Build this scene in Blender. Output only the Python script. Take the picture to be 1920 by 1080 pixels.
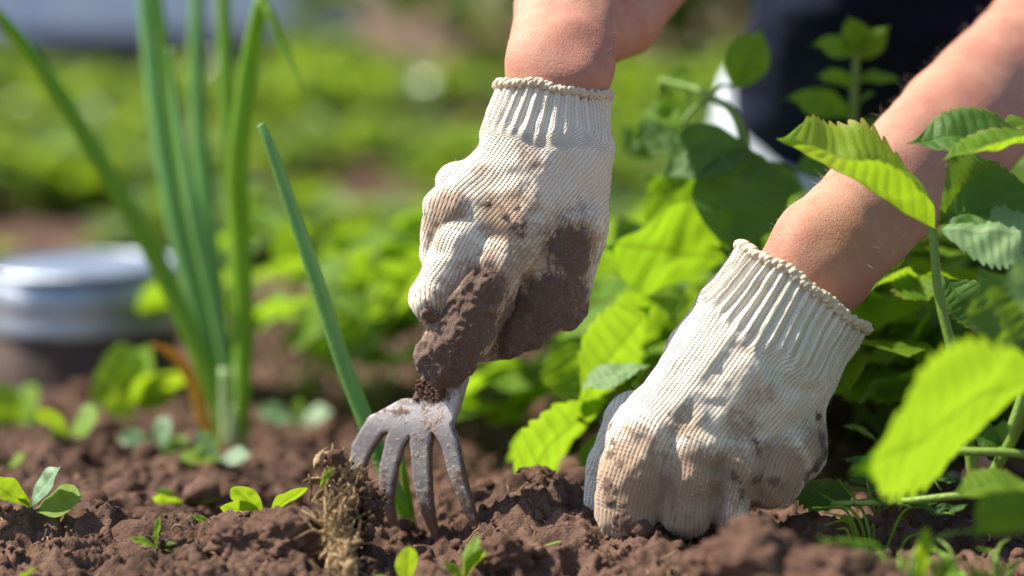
import bpy, math, random
import numpy as np
from mathutils import Vector, Matrix

# ---------------------------------------------------------------- camera, sky, sun, exposure
scene = bpy.context.scene
for o in list(bpy.data.objects):
    bpy.data.objects.remove(o)
COL = scene.collection
CAM_H, PITCH, LENS = 0.273, math.radians(8.25), 70.0
cam_data = bpy.data.cameras.new('camera')
cam = bpy.data.objects.new('camera', cam_data)
COL.objects.link(cam)
cam.location = (0, 0, CAM_H)
cam.rotation_euler = (math.pi / 2 - PITCH, 0, 0)
cam_data.lens = LENS
cam_data.sensor_width = 36
cam_data.clip_start = 0.02
cam_data.clip_end = 400
cam_data.dof.use_dof = True
cam_data.dof.focus_distance = 1.005
cam_data.dof.aperture_fstop = 2.6
scene.camera = cam

SUN = Vector((-0.60, 0.14, 0.78)).normalized()
world = bpy.data.worlds.new('World')
scene.world = world
world.use_nodes = True
wn = world.node_tree.nodes
wn.clear()
sky = wn.new('ShaderNodeTexSky')
sky.sky_type = 'NISHITA'
sky.sun_disc = False
sky.sun_elevation = math.asin(SUN.z)
sky.sun_rotation = math.atan2(SUN.x, SUN.y)
bg = wn.new('ShaderNodeBackground')
bg.inputs['Strength'].default_value = 0.095
wo = wn.new('ShaderNodeOutputWorld')
world.node_tree.links.new(sky.outputs[0], bg.inputs[0])
world.node_tree.links.new(bg.outputs[0], wo.inputs[0])
sun_data = bpy.data.lights.new('sun', 'SUN')
sun_data.energy = 4.6
sun_data.angle = math.radians(0.6)
sun_data.color = (1.0, 0.92, 0.80)
sun = bpy.data.objects.new('sun', sun_data)
COL.objects.link(sun)
sun.rotation_euler = SUN.to_track_quat('Z', 'Y').to_euler()
sun.location = (-3, 1, 4)

scene.view_settings.view_transform = 'Standard'
scene.view_settings.look = 'None'
scene.view_settings.gamma = 1
scene.view_settings.exposure = 1.12
scene.cycles.use_denoising = True
scene.cycles.max_bounces = 8
scene.cycles.transmission_bounces = 4
scene.cycles.sample_clamp_indirect = 6

# ---------------------------------------------------------------- pixel helpers
FPX = 1920 * LENS / 36.0
CAMP = np.array([0, 0, CAM_H])
FW = np.array([0, math.cos(PITCH), -math.sin(PITCH)])
UP = np.array([0, math.sin(PITCH), math.cos(PITCH)])
RT = np.array([1.0, 0, 0])


def P(px, py, D):
    return CAMP + D * (FW + RT * ((px - 960) / FPX) + UP * ((540 - py) / FPX))


GY = [0.0, 0.7, 0.85, 1.0, 1.2, 1.6, 2.1, 2.6, 4.0, 6.0, 12, 60]
GZ = [0.0, 0.0, 0.0, 0.0, -0.020, -0.060, -0.055, -0.050, -0.03, -0.02, 0.0, 0.1]


def zbase(X, Y):
    return np.interp(Y, GY, GZ) + np.where(X > 0.1, np.clip((Y - 1.0) * 0.09, 0, 0.05), 0) * np.clip((X - .1) * 8, 0, 1) * np.clip((2.2 - Y) * 2, 0, 1)


def G(px, py):
    """point of the ground seen at a photo pixel"""
    d = P(px, py, 1.0) - CAMP
    D = 0.6
    while D < 60:
        q = CAMP + d * D
        if q[2] <= zbase(q[0], q[1]):
            return q
        D *= 1.004
    return CAMP + d * D


# ---------------------------------------------------------------- numpy noise
def _h(ix, iy, iz, seed):
    h = (ix.astype(np.int64) * 374761393 + iy.astype(np.int64) * 668265263 + iz.astype(np.int64) * 2147483647 + seed * 974634721) & 0xffffffff
    h = ((h ^ (h >> 13)) * 1274126177) & 0xffffffff
    h = ((h ^ (h >> 16)) * 2246822519) & 0xffffffff
    return ((h ^ (h >> 15)) & 0xffff) / 32767.5 - 1.0


def noise3(p, seed=0):
    p = np.asarray(p, float)
    f = np.floor(p)
    i = f.astype(np.int64)
    t = p - f
    t = t * t * t * (t * (t * 6 - 15) + 10)
    r = 0
    for dx in (0, 1):
        wx = t[..., 0] if dx else 1 - t[..., 0]
        for dy in (0, 1):
            wy = t[..., 1] if dy else 1 - t[..., 1]
            for dz in (0, 1):
                wz = t[..., 2] if dz else 1 - t[..., 2]
                r = r + _h(i[..., 0] + dx, i[..., 1] + dy, i[..., 2] + dz, seed) * wx * wy * wz
    return r


def noise2(x, y, seed=0):
    fx, fy = np.floor(x), np.floor(y)
    ix, iy = fx.astype(np.int64), fy.astype(np.int64)
    tx, ty = x - fx, y - fy
    tx = tx ** 3 * (tx * (tx * 6 - 15) + 10)
    ty = ty ** 3 * (ty * (ty * 6 - 15) + 10)
    z = np.zeros_like(ix)
    a = _h(ix, iy, z, seed) * (1 - tx) + _h(ix + 1, iy, z, seed) * tx
    b = _h(ix, iy + 1, z, seed) * (1 - tx) + _h(ix + 1, iy + 1, z, seed) * tx
    return a * (1 - ty) + b * ty


def sstep(a, b, x):
    t = np.clip((x - a) / (b - a), 0, 1)
    return t * t * (3 - 2 * t)


# ---------------------------------------------------------------- mesh helpers
def mesh_from(name, V, F, smooth=True, attrs=None, mat=None):
    me = bpy.data.meshes.new(name)
    V = np.asarray(V, dtype=np.float32)
    if isinstance(F, np.ndarray):
        n, k = F.shape
        me.vertices.add(len(V))
        me.vertices.foreach_set('co', V.ravel())
        me.loops.add(n * k)
        me.loops.foreach_set('vertex_index', F.astype(np.int32).ravel())
        me.polygons.add(n)
        me.polygons.foreach_set('loop_start', np.arange(0, n * k, k, dtype=np.int32))
        me.polygons.foreach_set('loop_total', np.full(n, k, dtype=np.int32))
    else:
        me.from_pydata(V.tolist(), [], F)
    if smooth:
        me.polygons.foreach_set('use_smooth', np.ones(len(me.polygons), dtype=bool))
    me.update(calc_edges=True)
    me.validate()
    for k_, a in (attrs or {}).items():
        at = me.attributes.new(k_, 'FLOAT', 'POINT')
        at.data.foreach_set('value', np.asarray(a, dtype=np.float32))
    if mat is not None:
        me.materials.append(mat)
    return me


def link(name, me, parent=None, label=None, cat=None, group=None, kind=None):
    o = bpy.data.objects.new(name, me)
    COL.objects.link(o)
    if parent is not None:
        o.parent = parent
    if label:
        o['label'] = label
    if cat:
        o['category'] = cat
    if group:
        o['group'] = group
    if kind:
        o['kind'] = kind
    return o


def thing(name, label, cat, loc, group=None):
    o = link(name, None, None, label, cat, group)
    o.location = Vector(loc)
    o.empty_display_size = 0.01
    bpy.context.view_layer.update()
    return o


def child(name, me, root, label=None, kind=None):
    """mesh authored in world space, parented to an unrotated root"""
    o = link(name, me, root, label, None, None, kind)
    o.location = -Vector(root_world(root))
    return o


def root_world(o):
    v = Vector((0, 0, 0))
    while o is not None:
        v = v + o.location
        o = o.parent
    return v


class MB:
    def __init__(s):
        s.V, s.F, s.n, s.A = [], [], 0, []

    def add(s, V, F, a=None):
        V = np.asarray(V, float)
        s.V.append(V)
        s.F += [tuple(int(i) + s.n for i in f) for f in F]
        s.A.append(np.zeros(len(V)) if a is None else np.broadcast_to(np.asarray(a, float), (len(V),)))
        s.n += len(V)

    def mesh(s, name, mat, smooth=True, attr='tone'):
        return mesh_from(name, np.concatenate(s.V), s.F, smooth, {attr: np.concatenate(s.A)}, mat)


def spline(pts, n):
    """Catmull-Rom through pts (k,dim) -> (n,dim)"""
    pts = np.asarray(pts, float)
    ext = np.vstack([2 * pts[0] - pts[1], pts, 2 * pts[-1] - pts[-2]])
    t = np.linspace(0, len(pts) - 1 - 1e-6, n)
    i = t.astype(int)
    u = (t - i)[:, None]
    p0, p1, p2, p3 = ext[i], ext[i + 1], ext[i + 2], ext[i + 3]
    return 0.5 * (2 * p1 + (p2 - p0) * u + (2 * p0 - 5 * p1 + 4 * p2 - p3) * u ** 2 + (3 * p1 - p0 - 3 * p2 + p3) * u ** 3)


def tube(pts, rad, sides=8, flat=1.0, caps=True, hint=(0, -1, 0)):
    """swept tube along points with radii"""
    pts = np.asarray(pts, float)
    n = len(pts)
    rad = np.broadcast_to(np.asarray(rad, float), (n,))
    T = np.gradient(pts, axis=0)
    T /= np.linalg.norm(T, axis=1)[:, None] + 1e-12
    V = []
    h = np.array(hint, float)
    for k in range(n):
        b = np.cross(T[k], h)
        if np.linalg.norm(b) < 1e-4:
            b = np.cross(T[k], (1, 0, 0.1))
        b /= np.linalg.norm(b)
        c = np.cross(b, T[k])
        h = c
        a = np.arange(sides) * 2 * math.pi / sides
        V.append(pts[k] + rad[k] * (np.cos(a)[:, None] * b + flat * np.sin(a)[:, None] * c))
    V = np.concatenate(V)
    F = []
    for k in range(n - 1):
        for j in range(sides):
            j2 = (j + 1) % sides
            F.append((k * sides + j, k * sides + j2, (k + 1) * sides + j2, (k + 1) * sides + j))
    if caps:
        F.append(tuple(range(sides))[::-1])
        F.append(tuple((n - 1) * sides + j for j in range(sides)))
    return V, F


# ---------------------------------------------------------------- SDF + surface nets
def surface_nets(fn, lo, hi, h):
    lo = np.asarray(lo, float)
    n = np.ceil((np.asarray(hi) - lo) / h).astype(int) + 1
    ax = [lo[i] + h * np.arange(n[i]) for i in range(3)]
    Gd = np.stack(np.meshgrid(*ax, indexing='ij'), -1)
    S = fn(Gd.reshape(-1, 3)).reshape(n)
    ins = S < 0
    cnt = np.zeros(n - 1, dtype=np.int8)
    for dx in (0, 1):
        for dy in (0, 1):
            for dz in (0, 1):
                cnt += ins[dx:n[0] - 1 + dx, dy:n[1] - 1 + dy, dz:n[2] - 1 + dz]
    act = (cnt > 0) & (cnt < 8)
    idx = -np.ones(n - 1, dtype=np.int64)
    cells = np.argwhere(act)
    idx[act] = np.arange(len(cells))
    acc = np.zeros((len(cells), 3))
    num = np.zeros(len(cells))
    cs = [(a, b, c) for a in (0, 1) for b in (0, 1) for c in (0, 1)]
    for a in cs:
        for axn in range(3):
            if a[axn] == 1:
                continue
            b = list(a)
            b[axn] = 1
            va = S[cells[:, 0] + a[0], cells[:, 1] + a[1], cells[:, 2] + a[2]]
            vb = S[cells[:, 0] + b[0], cells[:, 1] + b[1], cells[:, 2] + b[2]]
            m = (va < 0) != (vb < 0)
            t = np.where(m, va / (va - vb + 1e-30), 0)
            p = np.tile(np.array(a, float), (len(cells), 1))
            p[:, axn] += t
            acc += np.where(m[:, None], p, 0)
            num += m
    V = lo + (cells + acc / num[:, None]) * h
    Fs = []
    for axn in range(3):
        o1, o2 = [(1, 2), (2, 0), (0, 1)][axn]
        sl_a = [slice(None)] * 3
        sl_b = [slice(None)] * 3
        sl_a[axn] = slice(0, n[axn] - 1)
        sl_b[axn] = slice(1, n[axn])
        A, B = ins[tuple(sl_a)], ins[tuple(sl_b)]
        e = np.argwhere(A != B)
        flip = A[A != B]
        ok = (e[:, o1] > 0) & (e[:, o2] > 0) & (e[:, o1] < n[o1] - 1) & (e[:, o2] < n[o2] - 1)
        e, flip = e[ok], flip[ok]
        q = []
        for (d1, d2) in ((-1, -1), (0, -1), (0, 0), (-1, 0)):
            c = e.copy()
            c[:, o1] += d1
            c[:, o2] += d2
            q.append(idx[c[:, 0], c[:, 1], c[:, 2]])
        q = np.stack(q, 1)
        q[~flip] = q[~flip][:, ::-1]
        Fs.append(q)
    return V, np.concatenate(Fs)


def subdivide(V, F):
    me = mesh_from('tmp', V, F)
    ob = bpy.data.objects.new('tmp', me)
    COL.objects.link(ob)
    m = ob.modifiers.new('s', 'SUBSURF')
    m.levels = 1
    dg = bpy.context.evaluated_depsgraph_get()
    ev = ob.evaluated_get(dg)
    em = ev.to_mesh()
    V2 = np.empty(len(em.vertices) * 3, dtype=np.float32)
    em.vertices.foreach_get('co', V2)
    F2 = np.empty(len(em.loops), dtype=np.int32)
    em.loops.foreach_get('vertex_index', F2)
    ev.to_mesh_clear()
    bpy.data.objects.remove(ob)
    bpy.data.meshes.remove(me)
    return V2.reshape(-1, 3).astype(float), F2.reshape(-1, 4)


def grad(fn, V, e):
    g = np.stack([fn(V + np.eye(3)[i] * e) - fn(V - np.eye(3)[i] * e) for i in range(3)], 1)
    return g / (np.linalg.norm(g, axis=1)[:, None] + 1e-12)


def project(fn, V, e, it=2):
    for _ in range(it):
        V = V - grad(fn, V, e) * fn(V)[:, None] * 0.9
    return V


def cap_d(p, a, b, ra, rb, sc=(1, 1, 1)):
    a, b, sc = np.array(a, float), np.array(b, float), np.array(sc, float)
    q = (p - a) / sc
    d = (b - a) / sc
    t = np.clip((q @ d) / (d @ d + 1e-12), 0, 1)
    return np.linalg.norm(q - t[:, None] * d, axis=1) - (ra + (rb - ra) * t)


def smin(a, b, k):
    h = np.clip(0.5 + 0.5 * (b - a) / k, 0, 1)
    return b + (a - b) * h - k * h * (1 - h)


def smax(a, b, k):
    return -smin(-a, -b, k)


# ---------------------------------------------------------------- node helpers
class N:
    """tiny expression builder for shader maths"""
    def __init__(s, nt, sock):
        s.nt, s.s = nt, sock

    def op(s, kind, *others):
        n = s.nt.nodes.new('ShaderNodeMath')
        n.operation = kind
        for i, x in enumerate((s,) + others):
            if isinstance(x, N):
                s.nt.links.new(x.s, n.inputs[i])
            else:
                n.inputs[i].default_value = x
        return N(s.nt, n.outputs[0])

    def __add__(s, o): return s.op('ADD', o)
    def __sub__(s, o): return s.op('SUBTRACT', o)
    def __mul__(s, o): return s.op('MULTIPLY', o)
    def __truediv__(s, o): return s.op('DIVIDE', o)
    def frac(s): return s.op('FRACT')
    def abs(s): return s.op('ABSOLUTE')
    def sin(s): return s.op('SINE')
    def pow(s, o): return s.op('POWER', o)
    def clamp(s):
        r = s.op('ADD', 0.0)
        r.s.node.use_clamp = True
        return r

    def ss(s, a, b):
        n = s.nt.nodes.new('ShaderNodeMapRange')
        n.interpolation_type = 'SMOOTHSTEP'
        s.nt.links.new(s.s, n.inputs[0])
        n.inputs[1].default_value = a
        n.inputs[2].default_value = b
        return N(s.nt, n.outputs[0])


class Mat:
    def __init__(s, name):
        s.m = bpy.data.materials.new(name)
        s.m.use_nodes = True
        s.nt = s.m.node_tree
        s.nt.nodes.clear()
        s.out = s.nt.nodes.new('ShaderNodeOutputMaterial')

    def new(s, t, **kw):
        n = s.nt.nodes.new('ShaderNode' + t)
        for k, v in kw.items():
            n.inputs[k].default_value = v
        return n

    def lk(s, a, b):
        s.nt.links.new(a.s if isinstance(a, N) else a, b)

    def attr(s, name):
        n = s.new('Attribute')
        n.attribute_name = name
        return N(s.nt, n.outputs['Fac'])

    def objrand(s):
        n = s.new('ObjectInfo')
        return N(s.nt, n.outputs['Random'])

    def coords(s, kind='Object'):
        return s.new('TexCoord').outputs[kind]

    def noise(s, scale, detail=4, rough=0.55, vec=None, dist=0.0):
        n = s.new('TexNoise')
        n.inputs['Scale'].default_value = scale
        n.inputs['Detail'].default_value = detail
        n.inputs['Roughness'].default_value = rough
        n.inputs['Distortion'].default_value = dist
        s.lk(vec if vec is not None else s.coords(), n.inputs['Vector'])
        return N(s.nt, n.outputs[0])

    def mix(s, f, a, b):
        n = s.nt.nodes.new('ShaderNodeMix')
        n.data_type = 'RGBA'
        for sock, x in ((n.inputs[0], f), (n.inputs[6], a), (n.inputs[7], b)):
            if isinstance(x, N):
                s.lk(x.s, sock)
            elif isinstance(x, bpy.types.NodeSocket):
                s.lk(x, sock)
            else:
                sock.default_value = x if not isinstance(x, tuple) else (x + (1,))[:4]
        return n.outputs[2]

    def bump(s, height, dist, strength=1.0, normal=None):
        n = s.new('Bump')
        n.inputs['Strength'].default_value = strength
        n.inputs['Distance'].default_value = dist
        s.lk(height, n.inputs['Height'])
        if normal is not None:
            s.lk(normal, n.inputs['Normal'])
        return n.outputs[0]

    def principled(s, base, rough=0.6, spec=0.5, normal=None, metallic=0.0, **kw):
        n = s.new('BsdfPrincipled')
        for sock, x in ((n.inputs['Base Color'], base), (n.inputs['Roughness'], rough), (n.inputs['Specular IOR Level'], spec), (n.inputs['Metallic'], metallic)):
            if isinstance(x, N):
                s.lk(x.s, sock)
            elif isinstance(x, bpy.types.NodeSocket):
                s.lk(x, sock)
            else:
                sock.default_value = (x + (1,))[:4] if isinstance(x, tuple) else x
        if normal is not None:
            s.lk(normal, n.inputs['Normal'])
        for k, v in kw.items():
            n.inputs[k.replace('_', ' ')].default_value = v
        return n.outputs[0]

    def done(s, surf):
        s.lk(surf, s.out.inputs['Surface'])
        return s.m


# ---------------------------------------------------------------- materials
def m_soil(name, dark=(0.050, 0.029, 0.021), light=(0.215, 0.128, 0.090)):
    m = Mat(name)
    n1, n2, n3 = m.noise(14, 5), m.noise(170, 4, 0.7), m.noise(900, 3, 0.7)
    f = (n1 * 0.45 + n2 * 0.4 + n3 * 0.25).ss(0.34, 0.74)
    c = m.mix(f, dark, light)
    spk = m.noise(420, 2, 0.5).ss(0.70, 0.76)
    c = m.mix(spk * 0.5, c, (0.42, 0.33, 0.25))
    b = m.bump(n2 * 0.6 + n3 * 0.5, 0.004, 0.9)
    return m.done(m.principled(c, 0.95, 0.15, b))


def m_knit():
    m = Mat('knitted_cotton')
    ku, kv, mud, stain, rib = m.attr('ku'), m.attr('kv'), m.attr('mud'), m.attr('stain'), m.attr('rib')
    wob = m.noise(260, 2, 0.5)
    u = ku / 2.0 + wob * 0.2
    v = kv / 1.6 + wob * 0.25
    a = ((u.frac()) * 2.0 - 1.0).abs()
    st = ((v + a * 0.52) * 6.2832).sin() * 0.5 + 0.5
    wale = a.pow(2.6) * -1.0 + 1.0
    hgt = wale * 0.62 + st * wale * 0.42
    fine = m.noise(2600, 3, 0.65)
    nbig = m.noise(60, 5, 0.62)
    nmid = m.noise(210, 5, 0.68)
    nfin = m.noise(900, 4, 0.7)
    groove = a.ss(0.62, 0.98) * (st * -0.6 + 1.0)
    # clean yarn, browner in the grooves, with pale tan blotches
    yarn = m.mix(nbig, (0.74, 0.66, 0.53), (0.84, 0.78, 0.67))
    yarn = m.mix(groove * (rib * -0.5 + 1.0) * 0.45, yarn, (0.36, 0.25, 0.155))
    sf = (stain * 1.2 + (nbig - 0.5) * 0.9 + (nmid - 0.5) * 1.1 + (nfin - 0.5) * 0.7 + groove * 0.25 - 0.40).ss(0.0, 0.6)
    col = m.mix(sf * 0.85, yarn, (0.33, 0.205, 0.120))
    mf = (mud * 1.45 + (nbig - 0.5) * 0.8 + (nmid - 0.5) * 1.7 + (nfin - 0.5) * 1.3 + groove * 0.3 - 0.80).ss(0.0, 0.5)
    mudc = m.mix(nmid * 0.6 + nfin * 0.4, (0.085, 0.046, 0.029), (0.25, 0.145, 0.095))
    col = m.mix(mf, col, mudc)
    clean = mf * -0.8 + 1.0
    h2 = hgt * clean + mf * 0.55 + (fine - 0.5) * 0.5 + mf * (nfin - 0.5) * 3.0 + mf * (nmid - 0.5) * 2.0
    b = m.bump(h2, 0.00075, 1.0)
    p = m.new('BsdfPrincipled')
    m.lk(col, p.inputs['Base Color'])
    p.inputs['Roughness'].default_value = 0.95
    p.inputs['Specular IOR Level'].default_value = 0.15
    p.inputs['Sheen Weight'].default_value = 0.25
    p.inputs['Sheen Roughness'].default_value = 0.5
    m.lk(b, p.inputs['Normal'])
    return m.done(p.outputs[0])


def m_yarn():
    m = Mat('cotton_yarn')
    c = m.mix(m.noise(300, 3), (0.60, 0.47, 0.33), (0.80, 0.71, 0.57))
    return m.done(m.principled(c, 0.95, 0.1, m.bump(m.noise(1500, 3, 0.7), 0.0008)))


def m_skin():
    m = Mat('sunburnt_skin')
    n1, n2, n3 = m.noise(22, 4, 0.6), m.noise(120, 4, 0.65), m.noise(700, 3, 0.6)
    c = m.mix(n1.ss(0.3, 0.7), (0.50, 0.270, 0.180), (0.41, 0.178, 0.120))
    c = m.mix(n2.ss(0.45, 0.75) * 0.45, c, (0.38, 0.125, 0.090))
    c = m.mix(n3.ss(0.6, 0.8) * 0.3, c, (0.40, 0.19, 0.13))
    vor = m.new('TexVoronoi')
    vor.feature = 'DISTANCE_TO_EDGE'
    vor.inputs['Scale'].default_value = 520
    m.lk(m.coords(), vor.inputs['Vector'])
    cre = N(m.nt, vor.outputs['Distance']).ss(0.0, 0.12)
    wr = m.new('Mapping')
    wr.inputs['Rotation'].default_value = (0, math.radians(40), 0)
    wr.inputs['Scale'].default_value = (1, 1, 5)
    m.lk(m.coords(), wr.inputs['Vector'])
    wn_ = m.noise(120, 4, 0.6, wr.outputs[0])
    b = m.bump(cre * 0.3 + n3 * 0.4 + n2 * 0.5 + wn_ * 0.7, 0.0006, 0.6)
    return m.done(m.principled(c, m.noise(200, 2).ss(0.2, 0.9) * 0.2 + 0.55, 0.28, b, Subsurface_Weight=0.25, Subsurface_Radius=(0.006, 0.002, 0.001), Subsurface_Scale=1.0))


def m_leaf(name, c0, c1, trans, vein=(0.30, 0.42, 0.10), tfac=0.5, rough=0.42, gloss=0.35, vf=0.55, edge=None):
    m = Mat(name)
    vn, rnd = m.attr('vein'), m.objrand()
    n1, n2 = m.noise(35, 4), m.noise(400, 3, 0.6)
    f = (n1 * 0.7 + rnd * 0.6 - 0.15).clamp()
    c = m.mix(f, c0, c1)
    c = m.mix(vn * vf, c, vein)
    t = m.mix(f, trans, tuple(min(1, x * 1.25) for x in trans))
    t = m.mix(vn * 0.65, t, tuple(x * 0.45 for x in trans))
    spot = m.noise(55, 5, 0.7).ss(0.70, 0.78)
    c = m.mix(spot * 0.5, c, (0.20, 0.15, 0.05))
    if edge:
        ef = m.attr('edge').ss(0.86, 1.0)
        c = m.mix(ef * 0.7, c, edge)
    vor = m.new('TexVoronoi')
    vor.feature = 'DISTANCE_TO_EDGE'
    vor.inputs['Scale'].default_value = 26
    m.lk(m.coords(), vor.inputs['Vector'])
    net = N(m.nt, vor.outputs['Distance']).ss(0.10, 0.0)
    t = m.mix(net * 0.28, t, tuple(x * 0.45 for x in trans))
    c = m.mix(net * 0.18, c, vein)
    b = m.bump(vn * -0.35 + n2 * 0.3 - net * 0.25, 0.0006, 0.5)
    p = m.principled(c, m.noise(90, 3) * 0.25 + (rough - 0.1), gloss, b)
    tr = m.new('BsdfTranslucent')
    m.lk(t, tr.inputs['Color'])
    m.lk(b, tr.inputs['Normal'])
    mx = m.new('MixShader')
    mx.inputs[0].default_value = tfac
    m.lk(p, mx.inputs[1])
    m.lk(tr.outputs[0], mx.inputs[2])
    return m.done(mx.outputs[0])


def m_stalk(name, c0, c1, tfac=0.25, rough=0.4):
    m = Mat(name)
    f = (m.noise(60, 3) * 0.6 + m.attr('tone') * 0.7).clamp()
    c = m.mix(f, c0, c1)
    p = m.principled(c, rough, 0.4, m.bump(m.noise(500, 2), 0.0005))
    tr = m.new('BsdfTranslucent')
    m.lk(c, tr.inputs['Color'])
    mx = m.new('MixShader')
    mx.inputs[0].default_value = tfac
    m.lk(p, mx.inputs[1])
    m.lk(tr.outputs[0], mx.inputs[2])
    return m.done(mx.outputs[0])


def m_steel():
    m = Mat('worn_grey_steel')
    n1, n2, n3 = m.noise(50, 5, 0.6), m.noise(260, 5, 0.7), m.noise(1100, 3, 0.6)
    c = m.mix(n2, (0.33, 0.305, 0.305), (0.50, 0.465, 0.455))
    rust = (n1 * 0.8 + n2 * 0.4).ss(0.60, 0.74)
    c = m.mix(rust * 0.6, c, (0.34, 0.22, 0.17))
    dirt = (m.attr('mud') * 1.2 + (n2 - 0.5) * 1.5 + (n1 - 0.5) * 1.0 - 0.45).ss(0.0, 0.40)
    c = m.mix(dirt, c, (0.16, 0.095, 0.065))
    b = m.bump(n2 * 0.4 + n3 * 0.3 + dirt * 1.2, 0.0008, 0.8)
    return m.done(m.principled(c, dirt * 0.35 + 0.50, 0.5, b, metallic=(dirt * -0.45 + 0.45)))


def m_plain(name, c0, c1, rough=0.7, spec=0.4, scale=40, bumpd=0.001, metallic=0.0, bs=300):
    m = Mat(name)
    c = m.mix(m.noise(scale, 5, 0.6).ss(0.3, 0.7), c0, c1)
    return m.done(m.principled(c, rough, spec, m.bump(m.noise(bs, 4, 0.65), bumpd), metallic))


def m_cloth(name, c0, c1, scale=900):
    m = Mat(name)
    c = m.mix(m.noise(12, 4), c0, c1)
    w = m.noise(scale, 2, 0.5)
    return m.done(m.principled(c, 0.9, 0.15, m.bump(w + m.noise(18, 4) * 6, 0.002, 0.6)))


M_SOIL = m_soil('crumbly_soil')
M_CLOD = m_soil('clod_soil', (0.060, 0.033, 0.023), (0.21, 0.122, 0.084))
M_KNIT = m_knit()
M_YARN = m_yarn()
M_SKIN = m_skin()
M_STEEL = m_steel()
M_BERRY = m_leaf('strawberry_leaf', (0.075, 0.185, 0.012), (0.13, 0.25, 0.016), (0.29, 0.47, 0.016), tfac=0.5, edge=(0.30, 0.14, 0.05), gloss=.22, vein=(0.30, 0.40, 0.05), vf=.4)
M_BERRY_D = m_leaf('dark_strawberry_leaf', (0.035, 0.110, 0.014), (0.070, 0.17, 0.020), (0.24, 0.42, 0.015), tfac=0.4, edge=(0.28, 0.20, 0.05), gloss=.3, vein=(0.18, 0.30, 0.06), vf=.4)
M_BERRY_P = m_leaf('pale_leaf_underside', (0.13, 0.25, 0.10), (0.19, 0.31, 0.13), (0.28, 0.45, 0.05), tfac=0.35, vein=(0.34, 0.46, 0.24), gloss=.25)
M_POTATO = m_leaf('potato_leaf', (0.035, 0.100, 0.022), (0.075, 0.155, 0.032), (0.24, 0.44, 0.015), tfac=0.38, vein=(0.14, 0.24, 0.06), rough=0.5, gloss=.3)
M_POTATO_B = m_leaf('sunlit_potato_leaf', (0.070, 0.18, 0.012), (0.12, 0.24, 0.016), (0.28, 0.47, 0.014), tfac=0.5, vein=(0.22, 0.34, 0.05), gloss=.22)  # lit copy of the potato leaf, sunlight put into the brighter greens
M_SEED = m_leaf('seedling_leaf', (0.11, 0.24, 0.014), (0.20, 0.33, 0.020), (0.36, 0.52, 0.018), tfac=0.45, vein=(0.3, 0.42, 0.08), gloss=.25)
M_SEED_P = m_leaf('waxy_seedling_leaf', (0.13, 0.27, 0.12), (0.20, 0.34, 0.17), (0.30, 0.50, 0.08), tfac=0.35, vein=(0.40, 0.52, 0.36), gloss=0.7, rough=0.3)
M_BACK = m_leaf('bed_foliage', (0.060, 0.125, 0.012), (0.14, 0.22, 0.018), (0.30, 0.44, 0.018), tfac=0.42, rough=0.34, gloss=0.6)
M_STALK = m_stalk('green_stalk', (0.12, 0.24, 0.03), (0.26, 0.38, 0.07))
M_ONION = m_stalk('onion_leaf', (0.13, 0.31, 0.022), (0.28, 0.50, 0.035), 0.45, 0.32)
M_ONION_B = m_stalk('bluish_onion_leaf', (0.10, 0.29, 0.06), (0.24, 0.47, 0.14), 0.4, 0.3)
M_ONION_W = m_stalk('onion_sheath', (0.22, 0.38, 0.10), (0.48, 0.56, 0.30), 0.35, 0.35)
M_YELLOW = m_stalk('withered_leaf', (0.55, 0.25, 0.03), (0.66, 0.44, 0.05), 0.35, 0.5)
M_STRAW = m_stalk('dry_straw', (0.12, 0.065, 0.030), (0.56, 0.40, 0.20), 0.15, 0.8)
M_NAVY = m_cloth('navy_denim', (0.004, 0.006, 0.016), (0.008, 0.012, 0.034))
M_SHIRT = m_cloth('dark_jersey', (0.02, 0.022, 0.03), (0.03, 0.033, 0.045))
M_BOOT = m_plain('pale_grey_rubber', (0.45, 0.52, 0.60), (0.58, 0.64, 0.70), 0.45, 0.5, 20)
M_TUB = m_plain('galvanised_metal', (0.28, 0.32, 0.38), (0.42, 0.46, 0.52), 0.33, 0.5, 25, 0.001, 0.65)
M_TUBLOW = m_plain('dark_brown_metal', (0.05, 0.035, 0.03), (0.10, 0.07, 0.058), 0.75, 0.3, 25)
M_WALL = m_plain('pale_blue_paint', (0.58, 0.70, 0.86), (0.68, 0.77, 0.88), 0.6, 0.4, 6)
M_WALLLOW = m_plain('wall_foot_shade', (0.035, 0.036, 0.045), (0.06, 0.06, 0.07), 0.9, 0.3, 6)
M_WOOD = m_plain('ash_handle', (0.36, 0.22, 0.11), (0.48, 0.32, 0.17), 0.55, 0.4, 60)
M_HAIR = m_plain('fine_hair', (0.52, 0.36, 0.25), (0.66, 0.50, 0.38), 0.5, 0.5, 50)
M_DRY = m_leaf('dry_leaf', (0.30, 0.13, 0.09), (0.50, 0.30, 0.20), (0.40, 0.16, 0.08), tfac=0.2, vein=(0.5, 0.35, 0.25), rough=0.7)
M_PEB = m_plain('pebble_stone', (0.34, 0.28, 0.23), (0.50, 0.44, 0.38), 0.8, 0.3, 90)

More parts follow.
